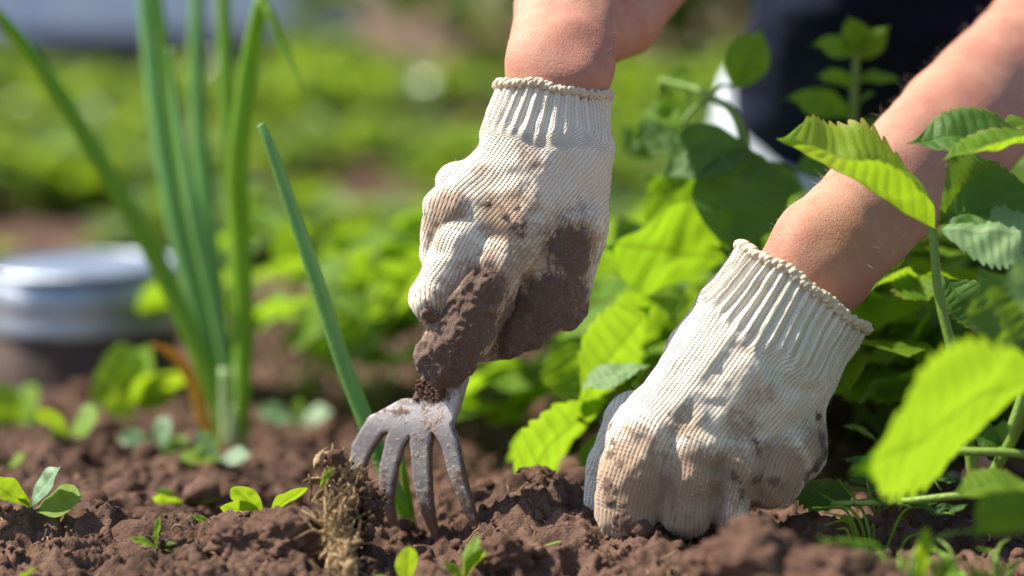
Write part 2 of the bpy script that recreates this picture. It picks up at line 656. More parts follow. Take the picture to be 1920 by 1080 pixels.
# ---------------------------------------------------------------- ground
def build_soil():
    ys, y = [], 0.62
    while y < 70:
        ys.append(y)
        y += 0.0013 * max(1.0, y / 1.25) ** 2.6 if y > 0.85 else 0.003
    ys = np.array(ys)
    nx = 620
    s = np.linspace(-1, 1, nx)
    Y = np.repeat(ys[:, None], nx, 1)
    X = s[None, :] * (0.36 * Y + 0.14)
    Z = zbase(X, Y)
    wx = X + 0.006 * noise2(X * 60, Y * 60, 31)
    wy = Y + 0.006 * noise2(X * 60, Y * 60, 32)
    det = np.clip(1.6 - Y * 0.2, 0.3, 1)
    Z = Z + 0.010 * noise2(X * 9, Y * 9, 1)
    Z += 0.011 * (np.abs(noise2(wx * 28, wy * 28, 2)) - 0.3)
    Z += 0.0085 * (0.42 - np.abs(noise2(wx * 62, wy * 62, 3))) * det
    Z += 0.0048 * (0.42 - np.abs(noise2(wx * 135, wy * 135, 4))) * det
    Z += 0.0026 * noise2(wx * 290, wy * 290, 5) * det
    Z += 0.0013 * noise2(X * 600, Y * 600, 6) * det
    # mounds: lifted soil to the left of the fork, a bank in the foreground on the right
    def mound(px, py, r, h, D=None):
        q = G(px, py) if D is None else P(px, py, D)
        return h * np.exp(-((X - q[0]) ** 2 + ((Y - q[1]) * 0.9) ** 2) / (r * r))
    Z += mound(520, 1050, 0.045, 0.016) + mound(1000, 985, 0.05, 0.012) + mound(900, 1060, 0.03, 0.006)
    Z += mound(1470, 1040, 0.045, 0.036, 0.86) + mound(1850, 1090, 0.05, 0.02, 0.80) + mound(1250, 1080, 0.05, 0.008)
    Z -= mound(790, 1010, 0.045, 0.022)
    ny = len(ys)
    V = np.stack([X, Y, Z], -1).reshape(-1, 3)
    i = np.arange((ny - 1) * nx).reshape(ny - 1, nx)[:, :-1].ravel()
    F = np.stack([i, i + 1, i + nx + 1, i + nx], 1)
    link('soil', mesh_from('soil', V, F, True, None, M_SOIL), kind='structure')
    # the wide ground under and around it
    ys2 = np.array([-40, -3, 0, .5, 1, 1.5, 2.1, 2.6, 4, 6, 12, 60, 200.])
    xs2 = np.array([-150, -20, -5, -2, -1, 0, 1, 2, 5, 20, 150.])
    Xg, Yg = np.meshgrid(xs2, ys2)
    Zg = np.interp(Yg, GY, GZ) - 0.045
    V = np.stack([Xg, Yg, Zg], -1).reshape(-1, 3)
    n = len(xs2)
    F = [(r * n + c, r * n + c + 1, (r + 1) * n + c + 1, (r + 1) * n + c) for r in range(len(ys2) - 1) for c in range(n - 1)]
    link('ground', mesh_from('ground', V, F, True, None, M_SOIL), kind='structure')


build_soil()


def lumpy(seed, r, sub=3, amp=0.35):
    import bmesh
    bm = bmesh.new()
    bmesh.ops.create_icosphere(bm, subdivisions=sub, radius=1.0)
    V = np.array([v.co[:] for v in bm.verts])
    F = [tuple(v.index for v in f.verts) for f in bm.faces]
    bm.free()
    d = 1 + amp * noise3(V * 1.3 + seed * 7.1, seed) + amp * 0.6 * noise3(V * 3.1 + seed, seed + 1)
    if sub >= 3:
        d += amp * 0.35 * noise3(V * 7 + seed, seed + 2) + amp * 0.22 * noise3(V * 15 + seed, seed + 3)
    return V * d[:, None] * r, F


def scatter_crumbs():
    rng = np.random.default_rng(5)
    proto = [lumpy(k, 1.0, 1, 0.38) for k in range(10)]
    proto2 = [lumpy(k + 40, 1.0, 2, 0.38) for k in range(8)]
    Vs, Fs, n = [], [], 0
    for k in range(11000):
        Yc = 0.72 + 0.85 * rng.random() ** 0.9
        Xc = (rng.random() * 2 - 1) * (0.29 * Yc + 0.03)
        r = 0.00085 * math.exp(rng.normal(0, 0.6))
        if rng.random() < 0.06:
            r *= 3.2
        V, F = (proto2 if r > 0.0022 else proto)[rng.integers(8)]
        a = rng.random() * 6.28
        R = np.array([[math.cos(a), -math.sin(a), 0], [math.sin(a), math.cos(a), 0], [0, 0, 0.8]])
        Vs.append(V @ R.T * r + np.array([Xc, Yc, 0]) )
        Fs.append(np.array(F) + n)
        n += len(V)
        Vs[-1][:, 2] += soil_z(Xc, Yc) + r * 0.35
    link('soil_crumbs', mesh_from('soil_crumbs', np.concatenate(Vs), np.concatenate(Fs), True, None, M_CLOD), None,
         'loose brown soil crumbs scattered over the bed', 'soil', None, 'stuff')


from mathutils.bvhtree import BVHTree
_soil = bpy.data.objects['soil'].data


def _soil_tree():
    V = np.empty(len(_soil.vertices) * 3, dtype=np.float32)
    _soil.vertices.foreach_get('co', V)
    return V.reshape(-1, 3)


_SV = _soil_tree()
_NX = 620
_SY = _SV[::_NX, 1]


def soil_z(x, y):
    r = int(np.clip(np.searchsorted(_SY, y), 0, len(_SY) - 1))
    hw = 0.36 * _SY[r] + 0.14
    c = int(np.clip(round((x / hw + 1) / 2 * (_NX - 1)), 0, _NX - 1))
    return float(_SV[r * _NX + c, 2])


scatter_crumbs()

def debris():
    rng = np.random.default_rng(77)
    mb = MB()
    for k in range(420):
        y = .84 + .6 * rng.random()
        x = (rng.random() * 2 - 1) * .28 * y
        a, L = rng.random() * 6.28, rng.uniform(.003, .013)
        p = [np.array([x + math.cos(a) * L * f, y + math.sin(a) * L * f, 0]) for f in (0, .5, 1)]
        p[1][:2] += rng.normal(0, .0012, 2)
        for q in p:
            q[2] = soil_z(q[0], q[1]) + .0012
        V, F = tube(spline(p, 5), rng.uniform(.00015, .0006), 4, .5)
        mb.add(V, F, rng.random() ** 1.5)
    link('plant_debris', mb.mesh('plant_debris', M_STRAW), None, 'dry straw bits and rootlets strewn on the soil', 'debris', None, 'stuff')


debris()

# bigger clods one can pick out
CLODS = [(1420, 1010, 0.86, 90, 'brown clod on the bank in front of the glove, widest of the row'),
         (1560, 1030, 0.84, 75, 'brown clod on the bank in front of the glove, rounded and split on top'),
         (1340, 1055, 0.88, 60, 'brown clod low on the bank in front of the pressed glove'),
         (1650, 1075, 0.84, 60, 'brown clod beside the grassy tuft below the large leaf'),
         (1530, 935, 1.0, 55, 'grey brown clod touching the pressed glove under the thumb side'),
         (540, 1050, 0.97, 70, 'crumbly clod lifted beside the dry root clump'),
         (455, 1060, 0.97, 58, 'crumbly clod standing left of the lifted clod'),
         (600, 985, 1.01, 40, 'small clod behind the dry root clump'),
         (1010, 965, 1.06, 48, 'clod between the fork and the pressed glove'),
         (940, 1045, 0.95, 48, 'blurred clod in front of the fork tines'),
         (1080, 1075, 0.90, 55, 'blurred clod in front of the twig'),
         (1860, 1060, 0.80, 110, 'large blurred clod at the bed edge near the grass'),
         (1200, 1062, 0.90, 45, 'clod in front of the pressed glove fingers')]
for k, (px, py, D, r, lab) in enumerate(CLODS):
    q = P(px, py, D)
    V, F = lumpy(60 + k, r * D / FPX, 5, 0.30)
    V[:, 2] *= 0.72
    o = link('soil_clod', mesh_from('soil_clod', V, F, True, None, M_CLOD), None, lab, 'clod', 'soil clods on the bed')
    z = soil_z(q[0], q[1])
    o.location = (q[0], q[1], max(min(q[2], z + r * D / FPX * 0.5), z))
for k, (px, py, r, lab) in enumerate([                                      (1790, 905, 22, 'pinkish pebble under the dry leaves'), (1560, 990, 14, 'small pebble beside the pressed glove')]):
    q = G(px, py)
    V, F = lumpy(90 + k, r * q[1] / FPX, 3, 0.18)
    o = link('pebble', mesh_from('pebble', V, F, True, None, M_PEB), None, lab, 'pebble', 'pebbles on the soil')
    o.location = (q[0], q[1], soil_z(q[0], q[1]) + 0.3 * r * q[1] / FPX)

# ---------------------------------------------------------------- local photo frame (isotropic)
class Frame:
    def __init__(s, px, py, D):
        s.c, s.px, s.py, s.m = P(px, py, D), px, py, D / FPX

    def w(s, p):
        p = np.atleast_2d(np.asarray(p, float))
        return s.c + s.m * (RT * (p[:, :1] - s.px) + UP * (s.py - p[:, 1:2]) - FW * p[:, 2:3])


# ---------------------------------------------------------------- gloves
def build_glove(fr, palm, fingers, rim_c, rim_r, axis, sc, kpalm, kfin, cuff_len, muds, stains, folds, seed, res=5.0, rib_p=18.0, knit=None, clean=None):
    rim_c = np.array(rim_c, float)
    A = np.array(axis, float)
    A /= np.linalg.norm(A)
    S = np.cross(A, (0, 0, 1.0))
    KA = np.array(knit if knit is not None else A, float)
    KA = KA / np.linalg.norm(KA)
    KS = np.cross(KA, (0, 0, 1.0))
    prims = []       # a, b, ra, rb, v0, v1, u0, group
    for (a, b, ra, rb) in palm:
        a, b = np.array(a, float), np.array(b, float)
        prims.append((a, b, ra, rb, (a - rim_c) @ A, (b - rim_c) @ A, ((a + b) / 2 - rim_c) @ S, -1))
    for gi, ch in enumerate(fingers):
        p0 = np.array(ch[0][:3], float)
        v = (p0 - rim_c) @ KA
        u0 = (p0 - rim_c) @ KS
        for q0, q1 in zip(ch[:-1], ch[1:]):
            a, b = np.array(q0[:3], float), np.array(q1[:3], float)
            L = np.linalg.norm(b - a)
            prims.append((a, b, q0[3], q1[3], v, v + L, u0, gi))
            v += L

    def sdf(p):
        d = None
        for pr in prims:
            if pr[7] == -1:
                e = cap_d(p, pr[0], pr[1], pr[2], pr[3], sc)
                d = e if d is None else smin(d, e, kpalm)
        tot = d
        for gi in range(len(fingers)):
            g = None
            for pr in prims:
                if pr[7] == gi:
                    e = cap_d(p, pr[0], pr[1], pr[2], pr[3])
                    g = e if g is None else smin(g, e, 10)
            tot = smin(tot, g, kfin)
        return smax(tot, -((p - rim_c) @ A), 3.0)

    allp = np.array([x for pr in prims for x in (pr[0] - pr[2], pr[0] + pr[2], pr[1] - pr[3], pr[1] + pr[3])])
    V, F = surface_nets(sdf, allp.min(0) - 12, allp.max(0) + 12, res)
    V, F = subdivide(V, F)
    V = project(sdf, V, 1.0, 2)
    nrm = grad(sdf, V, 2.0)
    # knit coordinates
    W = np.zeros(len(V))
    U = np.zeros(len(V))
    VV = np.zeros(len(V))
    zh = np.array([0, 0, 1.0])
    for (a, b, ra, rb, v0, v1, u0, g) in prims:
        d = b - a
        L = np.linalg.norm(d) + 1e-9
        d = d / L
        dors = zh - d * (d @ zh)
        if np.linalg.norm(dors) < 0.35:
            dors = np.array([0, 1.0, 0]) - d * d[1]
        dors /= np.linalg.norm(dors)
        side = np.cross(d, dors)
        q = V - a
        t = np.clip((q @ d) / L, -0.1, 1.1)
        rad = q - np.outer(t * L, d)
        ang = np.arctan2(rad @ side, rad @ dors)
        dist = cap_d(V, a, b, ra, rb, sc if g == -1 else (1, 1, 1))
        w = np.exp(-np.clip(dist, -5, 200) / 12.0)
        rr = (ra + rb) / 2
        if g == -1:
            U += w * ((V - rim_c) @ KS)
            VV += w * ((V - rim_c) @ KA)
        else:
            U += w * (u0 + rad @ side)
            VV += w * (v0 + (v1 - v0) * t)
        W += w
    U /= W
    VV /= W
    av = (V - rim_c) @ A
    # fabric wrinkles, ribs of the cuff
    cuff = 1 - sstep(cuff_len * 0.72, cuff_len * 1.05, av + 14 * noise3(V / 40.0, seed + 9))
    su = (V - rim_c) @ S
    ang0 = np.arctan2(su, V[:, 2] / sc[2] + 1e-6)
    Uc = ang0 * rim_r * 1.0 + 0.10 * (av) * np.sin(ang0 * 2 + seed)
    disp = (4.4 if seed == 11 else 3.0) * cuff * np.cos(2 * math.pi * Uc / rib_p) * sstep(-4, 10, av)
    disp += 3.2 * noise3(V / np.array([46, 46, 46.0]), seed) + 2.0 * noise3(V / 21.0, seed + 1)
    # long soft pulls of the cloth running with the wales
    along, across = (V - rim_c) @ A, su
    pull = noise3(np.stack([across / 26.0, along / 120.0, V[:, 2] / 60.0], 1), seed + 5)
    disp += 3.0 * pull * (1 - cuff)
    for (fx, fy, gx, gy, wd, dp) in folds:
        a, b = np.array([fx, fy]), np.array([gx, gy])
        d = b - a
        t = np.clip(((V[:, :2] - a) @ d) / (d @ d), 0, 1)
        dd = np.linalg.norm(V[:, :2] - a - t[:, None] * d, axis=1)
        front = sstep(-20, 10, V[:, 2])
        disp += front * dp * np.exp(-(dd / wd) ** 2) * np.sin(np.pi * np.clip(t, 0.04, 0.96))

    def blobs(lst):
        m = np.zeros(len(V))
        for (bx, by, r, s) in lst:
            e = np.hypot(V[:, 0] - bx, V[:, 1] - by)
            near = (e < 14) & (nrm[:, 2] > 0)
            if not near.any():
                near = e < e.min() + 10
            k = np.where(near)[0][np.argmax(V[near, 2])]
            dd = np.linalg.norm((V - V[k]) * np.array([1, 1, 0.8]), axis=1)
            m = np.maximum(m, s * np.clip(1.25 - dd / r, 0, 1))
        return m
    mud = blobs(muds)
    stain = np.maximum(blobs(stains), blobs([(x, y, r * 1.7, sv * .8) for (x, y, r, sv) in muds]))
    if clean is not None:
        best = np.stack([np.min([cap_d(V, pr[0], pr[1], pr[2], pr[3]) for pr in prims if pr[7] == g_], axis=0) for g_ in range(len(fingers))])
        mine = (best.argmin(0) == clean[0]) & (best.min(0) < 6)
        mud = np.where(mine, blobs(clean[1]), mud)
        stain = np.where(mine, stain * .75, stain)
    crust = sstep(0.62, 1.0, mud)
    disp += crust * (3.0 + 4.0 * noise3(V / 17.0, seed + 20) + 3.0 * noise3(V / 8.0, seed + 21))
    V = V + nrm * disp[:, None]
    mm = fr.m * 1000
    attrs = dict(ku=np.where(cuff > 0.5, Uc, U) * mm, kv=VV * mm, mud=mud, stain=stain, rib=cuff)
    attrs['ku'] = (Uc * cuff + U * (1 - cuff)) * mm if False else U * mm * (1 - cuff) + Uc * cuff * mm
    return V, F, nrm, attrs, (rim_c, A, S), sdf


def split_glove(fr, V, F, attrs, info, cuff_len, parent, seed, lab, rim_pts):
    """glove mesh, its ribbed cuff and the overlocked edge as separate parts"""
    rim_c, A, S = info
    Wd = fr.w(V)
    av = (V - rim_c) @ A
    fc = av[F].mean(1) < cuff_len
    full = mesh_from('full', Wd, F[:, ::-1], True)
    nr = np.empty(len(Wd) * 3, dtype=np.float32)
    full.vertex_normals.foreach_get('vector', nr)
    nr = nr.reshape(-1, 3)
    bpy.data.meshes.remove(full)
    objs = []
    for name, sel in (('glove', ~fc), ('cuff', fc)):
        f = F[sel][:, ::-1]
        used, inv = np.unique(f, return_inverse=True)
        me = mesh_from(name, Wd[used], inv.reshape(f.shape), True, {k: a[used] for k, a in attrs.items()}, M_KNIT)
        me.normals_split_custom_set_from_vertices(nr[used].tolist())
        if name == 'glove':
            g = link('glove', me, parent, lab)
            g.location = -Vector(parent.location)
            objs.append(g)
        else:
            c = link('cuff', me, objs[0])
            objs.append(c)
    return objs


# ---- right hand (holds the fork)
FA = Frame(970, 420, 1.025)
palmA = [((1047, 120, -15), (1022, 270, -8), 96, 122),
         ((1035, 290, -5), (980, 420, 10), 108, 104),
         ((1068, 300, -15), (1065, 440, -5), 78, 76),
         ((985, 310, 0), (865, 392, 28), 70, 54),
         ((960, 310, -20), (868, 348, -12), 58, 42),
         ((1010, 380, 15), (930, 492, 40), 78, 58),
         ((960, 380, 15), (868, 452, 44), 74, 52)]
fingA = [[(868, 455, 44, 53), (822, 560, 36, 51), (852, 588, -55, 48), (925, 560, -95, 44)],
         [(848, 400, 26, 55), (836, 480, -20, 47), (872, 520, -90, 44), (940, 500, -120, 40)],
         [(862, 345, -10, 44), (846, 420, -55, 41), (890, 470, -110, 38), (950, 450, -120, 34)],
         [(930, 492, 42, 60), (902, 548, 52, 60), (868, 622, 42, 58), (832, 668, 24, 53)],
         [(1065, 430, -5, 78), (1035, 550, -15, 68), (965, 608, -35, 54), (905, 640, -45, 42)]]
def streak(x0, y0, x1, y1, n, r, s):
    rg = np.random.default_rng(int(x0 + y0))
    return [(x0 + (x1 - x0) * k / (n - 1) + rg.normal(0, r * .35), y0 + (y1 - y0) * k / (n - 1) + rg.normal(0, r * .35), r * rg.uniform(.7, 1.3), s * rg.uniform(.85, 1.1)) for k in range(n)]


mudA = streak(1124, 470, 1020, 650, 10, 58, 1.25) + streak(1000, 645, 935, 660, 4, 55, 1.3) + streak(880, 372, 990, 380, 6, 15, .72) + streak(925, 380, 975, 450, 5, 20, .78) + streak(1010, 520, 1060, 500, 4, 22, .75) + [(915, 548, 66, 1.3), (870, 620, 90, 1.4), (830, 690, 100, 1.4), (1020, 590, 85, 1.15), (960, 610, 85, 1.25), (1080, 500, 52, 0.98), (1050, 555, 62, 1.1),
        (810, 603, 34, 1.0), (790, 400, 22, 0.66)]
stainA = [(940, 400, 90, 0.85), (830, 390, 80, 0.8), (800, 440, 60, 0.8), (900, 320, 60, 0.62), (980, 310, 60, 0.6), (1060, 430, 70, 0.65), (820, 580, 80, 0.85), (980, 500, 90, 0.75),
          (1090, 400, 45, 0.55), (850, 500, 60, 0.6), (1040, 500, 90, 0.9), (920, 470, 60, 0.6)]
foldA = [(1060, 420, 1010, 480, 14, -8), (1090, 390, 1040, 455, 14, 6), (870, 500, 850, 545, 9, -9), (800, 470, 850, 480, 10, -7), (890, 345, 990, 330, 16, -5), (845, 440, 880, 480, 14, 5),
         (930, 520, 870, 520, 9, -6), (1120, 300, 1100, 420, 18, 4)]
axA = (-0.12, 0.99, 0.0)
VA, FAi, nA, atA, infA, sdfA = build_glove(FA, palmA, fingA, (1047, 168, -14), 104, axA, (1, 1, 0.74), 24, 6, 105, mudA, stainA, foldA, 3, rib_p=21.0, knit=(-.60, .80, .15), clean=(0, [(806, 606, 34, 1.05), (840, 600, 30, 1.0)]))

# ---- left hand (pressed on the soil)
FB = Frame(1350, 760, 1.005)
palmB = [((1540, 488, 0), (1400, 690, 6), 138, 150),
         ((1415, 680, 6), (1300, 810, 18), 150, 124),
         ((1340, 740, 10), (1212, 818, 32), 105, 78),
         ((1390, 740, 15), (1296, 830, 42), 90, 66),
         ((1430, 750, 10), (1385, 840, 40), 90, 60),
         ((1460, 760, 0), (1466, 838, 16), 80, 72),
         ((1480, 790, -10), (1488, 835, -5), 70, 68)]
fingB = [[(1205, 828, 40, 76), (1186, 880, 54, 66), (1173, 950, 52, 58), (1180, 970, -10, 46), (1230, 940, -70, 44)],
         [(1296, 838, 54, 64), (1287, 890, 66, 55), (1278, 948, 64, 50), (1285, 960, 0, 44), (1320, 930, -70, 42)],
         [(1385, 848, 48, 58), (1368, 890, 60, 48), (1356, 940, 56, 41), (1366, 945, -10, 40), (1390, 910, -70, 40)],
         [(1468, 845, 22, 68), (1442, 888, 34, 60), (1438, 902, -20, 50), (1440, 880, -80, 40)],
         [(1190, 800, -50, 60), (1146, 880, -58, 46), (1132, 945, -50, 38)]]
mudB = (streak(1335, 840, 1400, 915, 6, 15, .72) + streak(1405, 800, 1460, 890, 6, 18, .62) + streak(1420, 895, 1470, 915, 4, 24, .8) + streak(1540, 785, 1560, 850, 4, 22, .85) + streak(1555, 850, 1520, 905, 4, 26, 1.0)
        + streak(1128, 900, 1150, 1000, 6, 26, .85) + streak(1125, 790, 1130, 860, 4, 20, .8) + streak(1232, 765, 1262, 800, 4, 13, .68) + streak(1300, 815, 1330, 835, 3, 11, .6)
        + [(1150, 975, 36, 1.0), (1622, 625, 14, 0.8), (1385, 930, 24, .75), (1270, 965, 18, .55), (1330, 960, 16, .6)])
stainB = [(1160, 930, 150, 1.1), (1290, 920, 120, 1.0), (1350, 870, 90, 0.85), (1430, 880, 95, 1.15), (1380, 800, 80, 0.6), (1540, 820, 70, 0.9), (1260, 780, 70, 0.65), (1180, 820, 80, 0.7), (1470, 900, 70, 1.2),
          (1370, 640, 30, 0.5), (1300, 980, 100, 1.0), (1230, 860, 90, .7), (1600, 640, 60, 0.5), (1420, 750, 60, .5), (1240, 700, 60, .4), (1480, 700, 60, .4)]
foldB = [(1238, 860, 1258, 1000, 11, -15), (1335, 870, 1335, 985, 10, -14), (1310, 815, 1430, 895, 16, 11), (1305, 850, 1400, 915, 10, -11), (1215, 860, 1180, 850, 14, 5), (1385, 650, 1450, 760, 14, 7), (1410, 640, 1480, 750, 12, -6),
         (1500, 700, 1430, 830, 18, 5), (1535, 735, 1450, 720, 13, -6), (1410, 900, 1420, 960, 9, -6), (1480, 760, 1540, 860, 13, 4)]
axB = (-0.566, 0.823, 0.0)
VB, FBi, nB, atB, infB, sdfB = build_glove(FB, palmB, fingB, (1507, 537, 0), 140, axB, (1, 1, 0.72), 26, 6, 155, mudB, stainB, foldB, 11, rib_p=18.5)

# ---------------------------------------------------------------- the person
wristA = FA.w((1052, 120, -20))[0]
wristA_in = FA.w((1042, 215, -12))[0]
wristB = FB.w((1550, 474, -5))[0]
wristB_in = FB.w((1480, 575, -2))[0]
elA = P(1235, -150, 1.22)
shA = np.array([0.30, 1.60, 0.60])
elB = P(2060, -10, 1.22)
shB = np.array([0.66, 1.58, 0.62])
neck = np.array([0.48, 1.56, 0.68])
head = np.array([0.46, 1.47, 0.80])
hipR, hipL = np.array([0.40, 1.98, 0.30]), np.array([0.58, 1.98, 0.30])
kneeR, kneeL = P(1655, -35, 1.43), np.array([0.66, 1.50, 0.33])
ankR, ankL = np.array([0.20, 1.66, 0.05]), np.array([0.66, 1.82, 0.05])
chest, belly = np.array([0.48, 1.66, 0.55]), np.array([0.49, 1.85, 0.40])
bulk = P(1085, -60, 1.11)
bulk2 = P(1150, -330, 1.22)
armsP = [(wristA_in, wristA, .0255, .0268), (wristA * .75 + elA * .25, elA * .35 + wristA * .65, .0262, .034), (elA * .35 + wristA * .65, elA, .034, .042), (wristA, bulk, .0268, .034), (bulk, elA, .034, .042), (elA, shA, .042, .054),
         (wristB_in, wristB, .0270, .0272), (wristB, wristB * .55 + elB * .45, .0272, .0350), (wristB * .55 + elB * .45, elB, .0350, .042), (elB, shB, .042, .054)]


def cap_arm(p, a, b, ra, rb, fl=0.70):
    d = (b - a) / np.linalg.norm(b - a)
    n = FW - d * (d @ FW)
    n /= np.linalg.norm(n)
    q = p + np.outer((p - a) @ n, n) * (1 / fl - 1)
    return cap_d(q, a, b, ra, rb) * 0.88


coreP = [(chest, belly, .13, .12), (belly, (hipR + hipL) / 2, .13, .13), (shA, neck, .06, .065), (shB, neck, .06, .065), (shA, chest, .06, .12), (shB, chest, .06, .12), (neck, head, .052, .055),
         (hipR, kneeR, .085, .062), (hipL, kneeL, .085, .062), (kneeR, ankR, .058, .038), (kneeL, ankL, .058, .038)]


def arm_fn(p):
    d = None
    for (a, b, ra, rb) in armsP:
        e = cap_arm(p, a, b, ra, rb) if rb <= .0425 else cap_d(p, a, b, ra, rb)
        d = e if d is None else smin(d, e, .006)
    return d


def sdf_of(prims, k, extra=None, inflate=0.0, arms=False):
    def f(p):
        d = None
        for (a, b, ra, rb) in prims:
            e = cap_d(p, a, b, ra, rb)
            d = e if d is None else smin(d, e, k)
        if extra is not None:
            d = smin(d, extra(p), 0.012)
        if arms:
            d = smin(d, arm_fn(p), .02)
        return d - inflate
    return f


def head_sdf(p):
    q = p - head
    f = np.array([-0.05, -0.8, -0.6])     # looks down at the hands
    f /= np.linalg.norm(f)
    s = np.array([1.0, 0, 0])
    s = s - f * (s @ f)
    s /= np.linalg.norm(s)
    u = np.cross(s, f)
    u = u if u[2] > 0 else -u
    L = np.stack([q @ s, q @ f, q @ u], 1)
    d = (np.linalg.norm(L / np.array([.076, .095, .112]), axis=1) - 1) * .078
    d = smin(d, cap_d(L, (0, .09, .012), (0, .112, -.022), .010, .015), .012)           # nose
    d = smin(d, cap_d(L, (-.022, .086, -.052), (.022, .086, -.052), .009, .009), .012)  # lips
    for sx in (-1, 1):
        d = smin(d, np.linalg.norm((L - np.array([sx * .078, -.005, 0])) / np.array([.4, .8, 1.2]), axis=1) * .5 - .011, .008)   # ears
        d = smax(d, -(np.linalg.norm(L - np.array([sx * .032, .104, .012]), axis=1) - .015), .012)        # eye sockets
        d = smin(d, np.linalg.norm(L - np.array([sx * .032, .079, .010]), axis=1) - .012, .004)           # eyes
    return d


def build_sdf_mesh(name, fn, lo, hi, h, mat, disp=None):
    V, F = surface_nets(fn, lo, hi, h)
    V, F = subdivide(V, F)
    V = project(fn, V, h * 0.2, 2)
    if disp is not None:
        V = V + grad(fn, V, h * .3) * disp(V)[:, None]
    return mesh_from(name, V, F[:, ::-1], True, None, mat), V


allc = np.array([x for pr in armsP + coreP for x in (pr[0], pr[1])] + [head + .16, head - .16])
lo, hi = allc.min(0) - 0.17, allc.max(0) + 0.17
body_fn = sdf_of(coreP, 0.022, head_sdf, 0.0, True)


def skin_disp(V):
    d = 0.0016 * noise3(V * 24, 5) + 0.0007 * noise3(V * 70, 6)
    # wrist bones and tendons
    for c, r, h in ((FA.w((1095, 150, 60))[0], .012, .0035), (FB.w((1600, 560, 50))[0], .015, .003)):
        d = d + h * np.exp(-np.sum((V - c) ** 2, 1) / r ** 2)
    return d


me, bodyV = build_sdf_mesh('person', body_fn, lo, hi, 0.0085, M_SKIN, skin_disp)
person = link('person', me, None, 'crouching person in dark navy trousers and cream knitted work gloves', 'person')

gA = split_glove(FA, VA, FAi, atA, infA, 105, person, 3, 'muddy cream knitted glove gripping the fork', None)
gB = split_glove(FB, VB, FBi, atB, infB, 155, person, 11, 'cream knitted glove with its fingers pressed into the soil', None)


def cuff_edge(fr, sdf, info, glove, seed, r_px, name='cuff_edge'):
    """overlocked rope of yarn round the wrist opening"""
    rim_c, A, S = info
    pts = []
    n = 400
    for k in range(n):
        a = 2 * math.pi * k / n
        d = S * math.cos(a) + np.array([0, 0, 1.0]) * math.sin(a)
        t = np.linspace(20, 260, 481)
        c = rim_c + A * 4
        val = sdf(c + t[:, None] * d)
        i = np.argmax(val > 0) if (val > 0).any() else 100
        off = A * (1.0 + 3.0 * math.sin(3 * a + seed) + 2 * math.sin(7 * a))
        pts.append(c + d * (t[i] + 1.0) - off)
    pts = np.array(pts)
    mb = MB()
    for s in range(3):
        ph = s * 2.094
        k = np.arange(n + 1)
        loop = pts[k % n]
        cen = pts.mean(0)
        rad = loop - cen
        rad -= np.outer(rad @ A, A)
        rad /= np.linalg.norm(rad, axis=1)[:, None]
        tw = k * 2 * math.pi * 34 / n + ph
        lump = 1 + .28 * np.sin(k * 2 * math.pi * 61 / n + s)
        q = loop + r_px * (.95 * lump)[:, None] * (np.cos(tw)[:, None] * rad + np.sin(tw)[:, None] * A)
        q[-1] = q[0]
        T, Fq = tube(fr.w(q), r_px * fr.m * lump * .95, 6, caps=False)
        mb.add(T, Fq, 0.5)
    return link(name, mb.mesh(name, M_YARN), glove)


cuff_edge(FA, sdfA, infA, gA[0], 1, 4.6)
cuff_edge(FB, sdfB, infB, gB[0], 2, 5.4)


def fibres(name, P0, Nr, n, length, width, mat, parent, seed, lean=(0, 0, -1), lift=0.6):
    rng = np.random.default_rng(seed)
    mb_V, mb_F = [], []
    k = rng.integers(0, len(P0), n)
    p = P0[k]
    r = rng.normal(0, 1, (n, 3))
    d = Nr[k] * lift + 0.55 * r / np.linalg.norm(r, axis=1)[:, None] + np.array(lean) * 0.35
    d /= np.linalg.norm(d, axis=1)[:, None]
    L = length * (0.4 + rng.random(n))[:, None]
    bend = rng.normal(0, 0.35, (n, 3)) * L
    mid, tip = p + d * L * 0.5 + bend * 0.3, p + d * L + bend
    side = np.cross(d, np.array([0, -1, 0.2]))
    side /= np.linalg.norm(side, axis=1)[:, None] + 1e-9
    V = np.stack([p - side * width, p + side * width, mid + side * width, mid - side * width, tip + side * width * .3, tip - side * width * .3], 1).reshape(-1, 3)
    b = np.arange(n)[:, None] * 6
    F = np.concatenate([b + np.array([0, 1, 2, 3]), b + np.array([3, 2, 4, 5])])
    return link(name, mesh_from(name, V, F, True, None, mat), parent, None, None, None, 'stuff')


# fuzz of the cotton and the hair of the forearms
fibres('cotton_fuzz', FA.w(VA), -(FA.w(VA) * 0) + (FA.w(VA + nA) - FA.w(VA)) / FA.m, 5200, 0.0016, 0.000035, M_YARN, gA[0], 4, (0, 0, 0), 0.8)
fibres('cotton_fuzz', FB.w(VB), (FB.w(VB + nB) - FB.w(VB)) / FB.m, 6500, 0.0016, 0.000035, M_YARN, gB[0], 5, (0, 0, 0), 0.8)
sel = (np.abs(arm_fn(bodyV)) < 0.006) & (bodyV[:, 1] < 1.22) & (bodyV[:, 2] < 0.45)
fibres('arm_hair', bodyV[sel], grad(body_fn, bodyV[sel], 0.002), 2600, 0.0042, 0.00003, M_HAIR, person, 8, (-0.5, 0.6, 0.5), 0.6)


def cloth_disp(seed, a=0.006):
    return lambda V: a * noise3(V * 16, seed) + a * .7 * noise3(V * np.array([30, 30, 60]), seed + 1)


